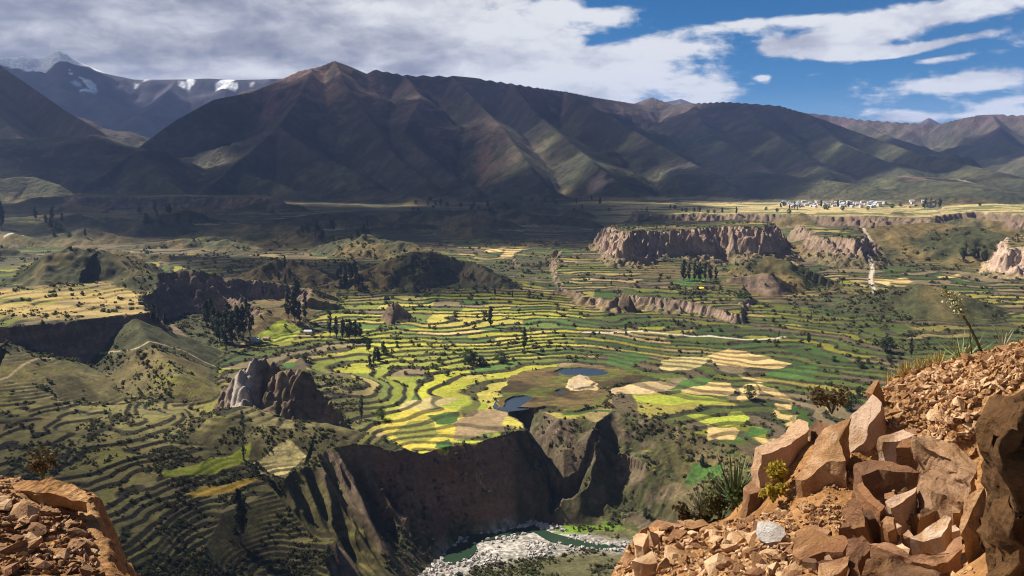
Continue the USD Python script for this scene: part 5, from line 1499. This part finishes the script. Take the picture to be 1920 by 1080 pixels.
# plants on the bank
blade_green = plain('agave_blade', (.075, .105, .045), .5, var=.3, scale=9.0); blade_grey = plain('grey_blade', (.20, .20, .13), .6, var=.3, scale=9.0)
straw_blade = plain('straw_blade', (.36, .27, .09), .7, var=.3, scale=8.0); stem_look = plain('plant_stem', (.07, .065, .03), .7); husk = plain('seed_husk', (.34, .34, .18), .7, var=.25, scale=20.0)
grass_look = plain('grass_blade', (.16, .19, .06), .6, var=.35, scale=9.0)


def blade(root, tip, w, sag=.0, up=(0, 0, 1), n=7):
    root, tip = np.array(root, float), np.array(tip, float)
    t = np.linspace(0, 1, n)[:, None]
    c = root + (tip - root) * t + np.array([0, 0, 1.0]) * sag * 4 * t * (1 - t)
    d = tip - root; sd = np.cross(d, up); sd /= np.linalg.norm(sd) + 1e-9
    nn = np.cross(sd, d); nn /= np.linalg.norm(nn) + 1e-9
    ww = w * (1 - t ** 1.8) * (.55 + .9 * t * (1 - t) * 2) + .0008
    L, R, Mi = c - sd * ww, c + sd * ww, c - nn * ww * .35
    v = np.stack([L, Mi, R], 1).reshape(-1, 3)
    f = []
    for i in range(n - 1):
        a = i * 3
        f += [[a, a + 1, a + 4], [a, a + 4, a + 3], [a + 1, a + 2, a + 5], [a + 1, a + 5, a + 4]]
    return v, np.array(f)


rp = np.random.default_rng(91)


def rosette(name, px, py, D, R, n, look, label, lo=10, hi=85, w=.011, cat='plant'):
    p = at(px, py, D=D)
    x = xform(name, p); tag(x, label, cat)
    for k in range(n):
        a = 2.399 * k; el = math.radians(lo + (hi - lo) * (k / n)); L = R * rp.uniform(.75, 1.1)
        add('blade', blade((.02 * math.cos(a), .02 * math.sin(a), 0), (L * math.cos(a) * math.cos(el), L * math.sin(a) * math.cos(el), L * math.sin(el)), w, sag=.02 * rp.normal()), look, str(x.GetPath()))


rosette('agave_plant', 1378, 938, 7.25, .40, 52, blade_green, 'spiky green rosette plant growing left of the rocks')
rosette('agave_plant', 1318, 962, 7.45, .26, 40, blade_grey, 'smaller grey-green spiky plant at the edge of the drop', w=.008)
rosette('grass_tuft', 1802, 672, 8.05, .30, 26, grass_look, 'tuft of arching leaves at the foot of the tall grass stalk', lo=5, hi=60, w=.007)
rosette('grass_tuft', 1880, 648, 7.85, .20, 14, blade_grey, 'small pale tuft on the skyline right of the grass stalk', lo=20, hi=70, w=.006)
for k, (px, py) in enumerate(((1700, 700), (1722, 694), (1742, 688), (1690, 706), (1760, 684), (1668, 722))):
    rosette('dry_grass_tuft', px, py, 8.05, .13, 30, straw_blade, f'{ordinal([2, 3, 4, 1, 5, 0][k], 6)} dry yellow tuft on the bank crest', lo=15, hi=88, w=.004)


def shrub(name, px, py, D, r, n, look, label, leaf=.02, stems=9):
    p = at(px, py, D=D)
    x = xform(name, p); tag(x, label, 'shrub')
    st = []
    pts = []
    for k in range(stems):
        a = rp.uniform(0, 6.283); e = np.array([math.cos(a) * r * rp.uniform(.4, 1), math.sin(a) * r * rp.uniform(.4, 1), r * rp.uniform(.5, 1.2)])
        st.append(tube([(0, 0, -.03), e * .5 + [0, 0, .03], e], [.006, .004, .002], 4))
        d = rp.normal(size=(n // stems, 3)); d /= np.linalg.norm(d, axis=1, keepdims=True)
        pts.append(e * rp.uniform(.6, 1, (n // stems, 1)) + d * r * .4 * rp.random((n // stems, 1)) ** .5)
    add('stems', join(st), stem_look, str(x.GetPath()))
    pts = np.vstack(pts)
    add('foliage', quads(pts, np.full(len(pts), leaf), rp), look, str(x.GetPath()))


shrub('shrub', 1352, 968, 7.3, .22, 1100, olive_leaf, 'olive shrub below the spiky rosette')
shrub('shrub', 1300, 985, 7.4, .16, 700, dry_leaf, 'dry grey brush at the very edge of the bank')
shrub('shrub', 1392, 950, 7.2, .14, 600, green_leaf, 'green weed between the spiky plant and the ochre boulder')
yl = leaf_look('yellow_flower_leaves', (.40, .30, .03))
shrub('flower_shrub', 1468, 905, 6.75, .12, 500, yl, 'yellow flowering weed beside the brown boulder', .016)
shrub('flower_shrub', 1450, 935, 6.6, .10, 400, yl, 'lower yellow weed on the slope under the boulder', .016)
shrub('shrub', 1560, 770, 8.6, .20, 700, dry_leaf, 'brown brush behind the boulders')
shrub('shrub', 80, 888, 5.2, .10, 300, dry_leaf, 'dry brush behind the left clay edge', .014)

# the tall bent grass stalk with its seed head
base_p = at(1838, 662, D=8.05)
g_ = xform('grass_stalk', base_p); tag(g_, 'tall bent grass stalk with a pale seed head on the skyline', 'grass')
gp = str(g_.GetPath())


def rel(px, py, D=8.0):
    return at(px, py, D=D) - base_p


line = [rel(1842, 664, 8.05), rel(1828, 632), rel(1815, 606), rel(1800, 582), rel(1786, 562), rel(1772, 544)]
add('stem', tube(line, [.012, .010, .009, .008, .006, .003], 6), stem_look, gp)
add('side_stem', tube([rel(1822, 664), rel(1820, 640), rel(1818, 618)], [.006, .005, .004], 5), stem_look, gp)
add('side_stem', tube([rel(1812, 658), rel(1815, 640), rel(1819, 628)], [.005, .004, .003], 5), stem_look, gp)
L_ = np.array(line)
cp = []
for k in range(280):
    t = rp.uniform(2.4, 5.0); i = int(min(t, 4)); c = L_[i] * (1 - (t - i)) + L_[min(i + 1, 5)] * (t - i)
    wd = .026 * math.sin(math.pi * (t - 2.2) / 3.0) + .010
    cp.append(c + rp.normal(size=3) * wd * [1, .8, .6])
tag(add('seed_head', quads(np.array(cp), np.full(len(cp), .013), rp), husk, gp), kind='stuff')
for k, (px, py) in enumerate(((1778, 690), (1862, 676), (1848, 690), (1785, 682))):
    add('leaf', blade(rel(1822, 668, 8.05), rel(px, py - 18, 7.95), .008, sag=.05), blade_grey if k % 2 else grass_look, gp)
#@@END_FG
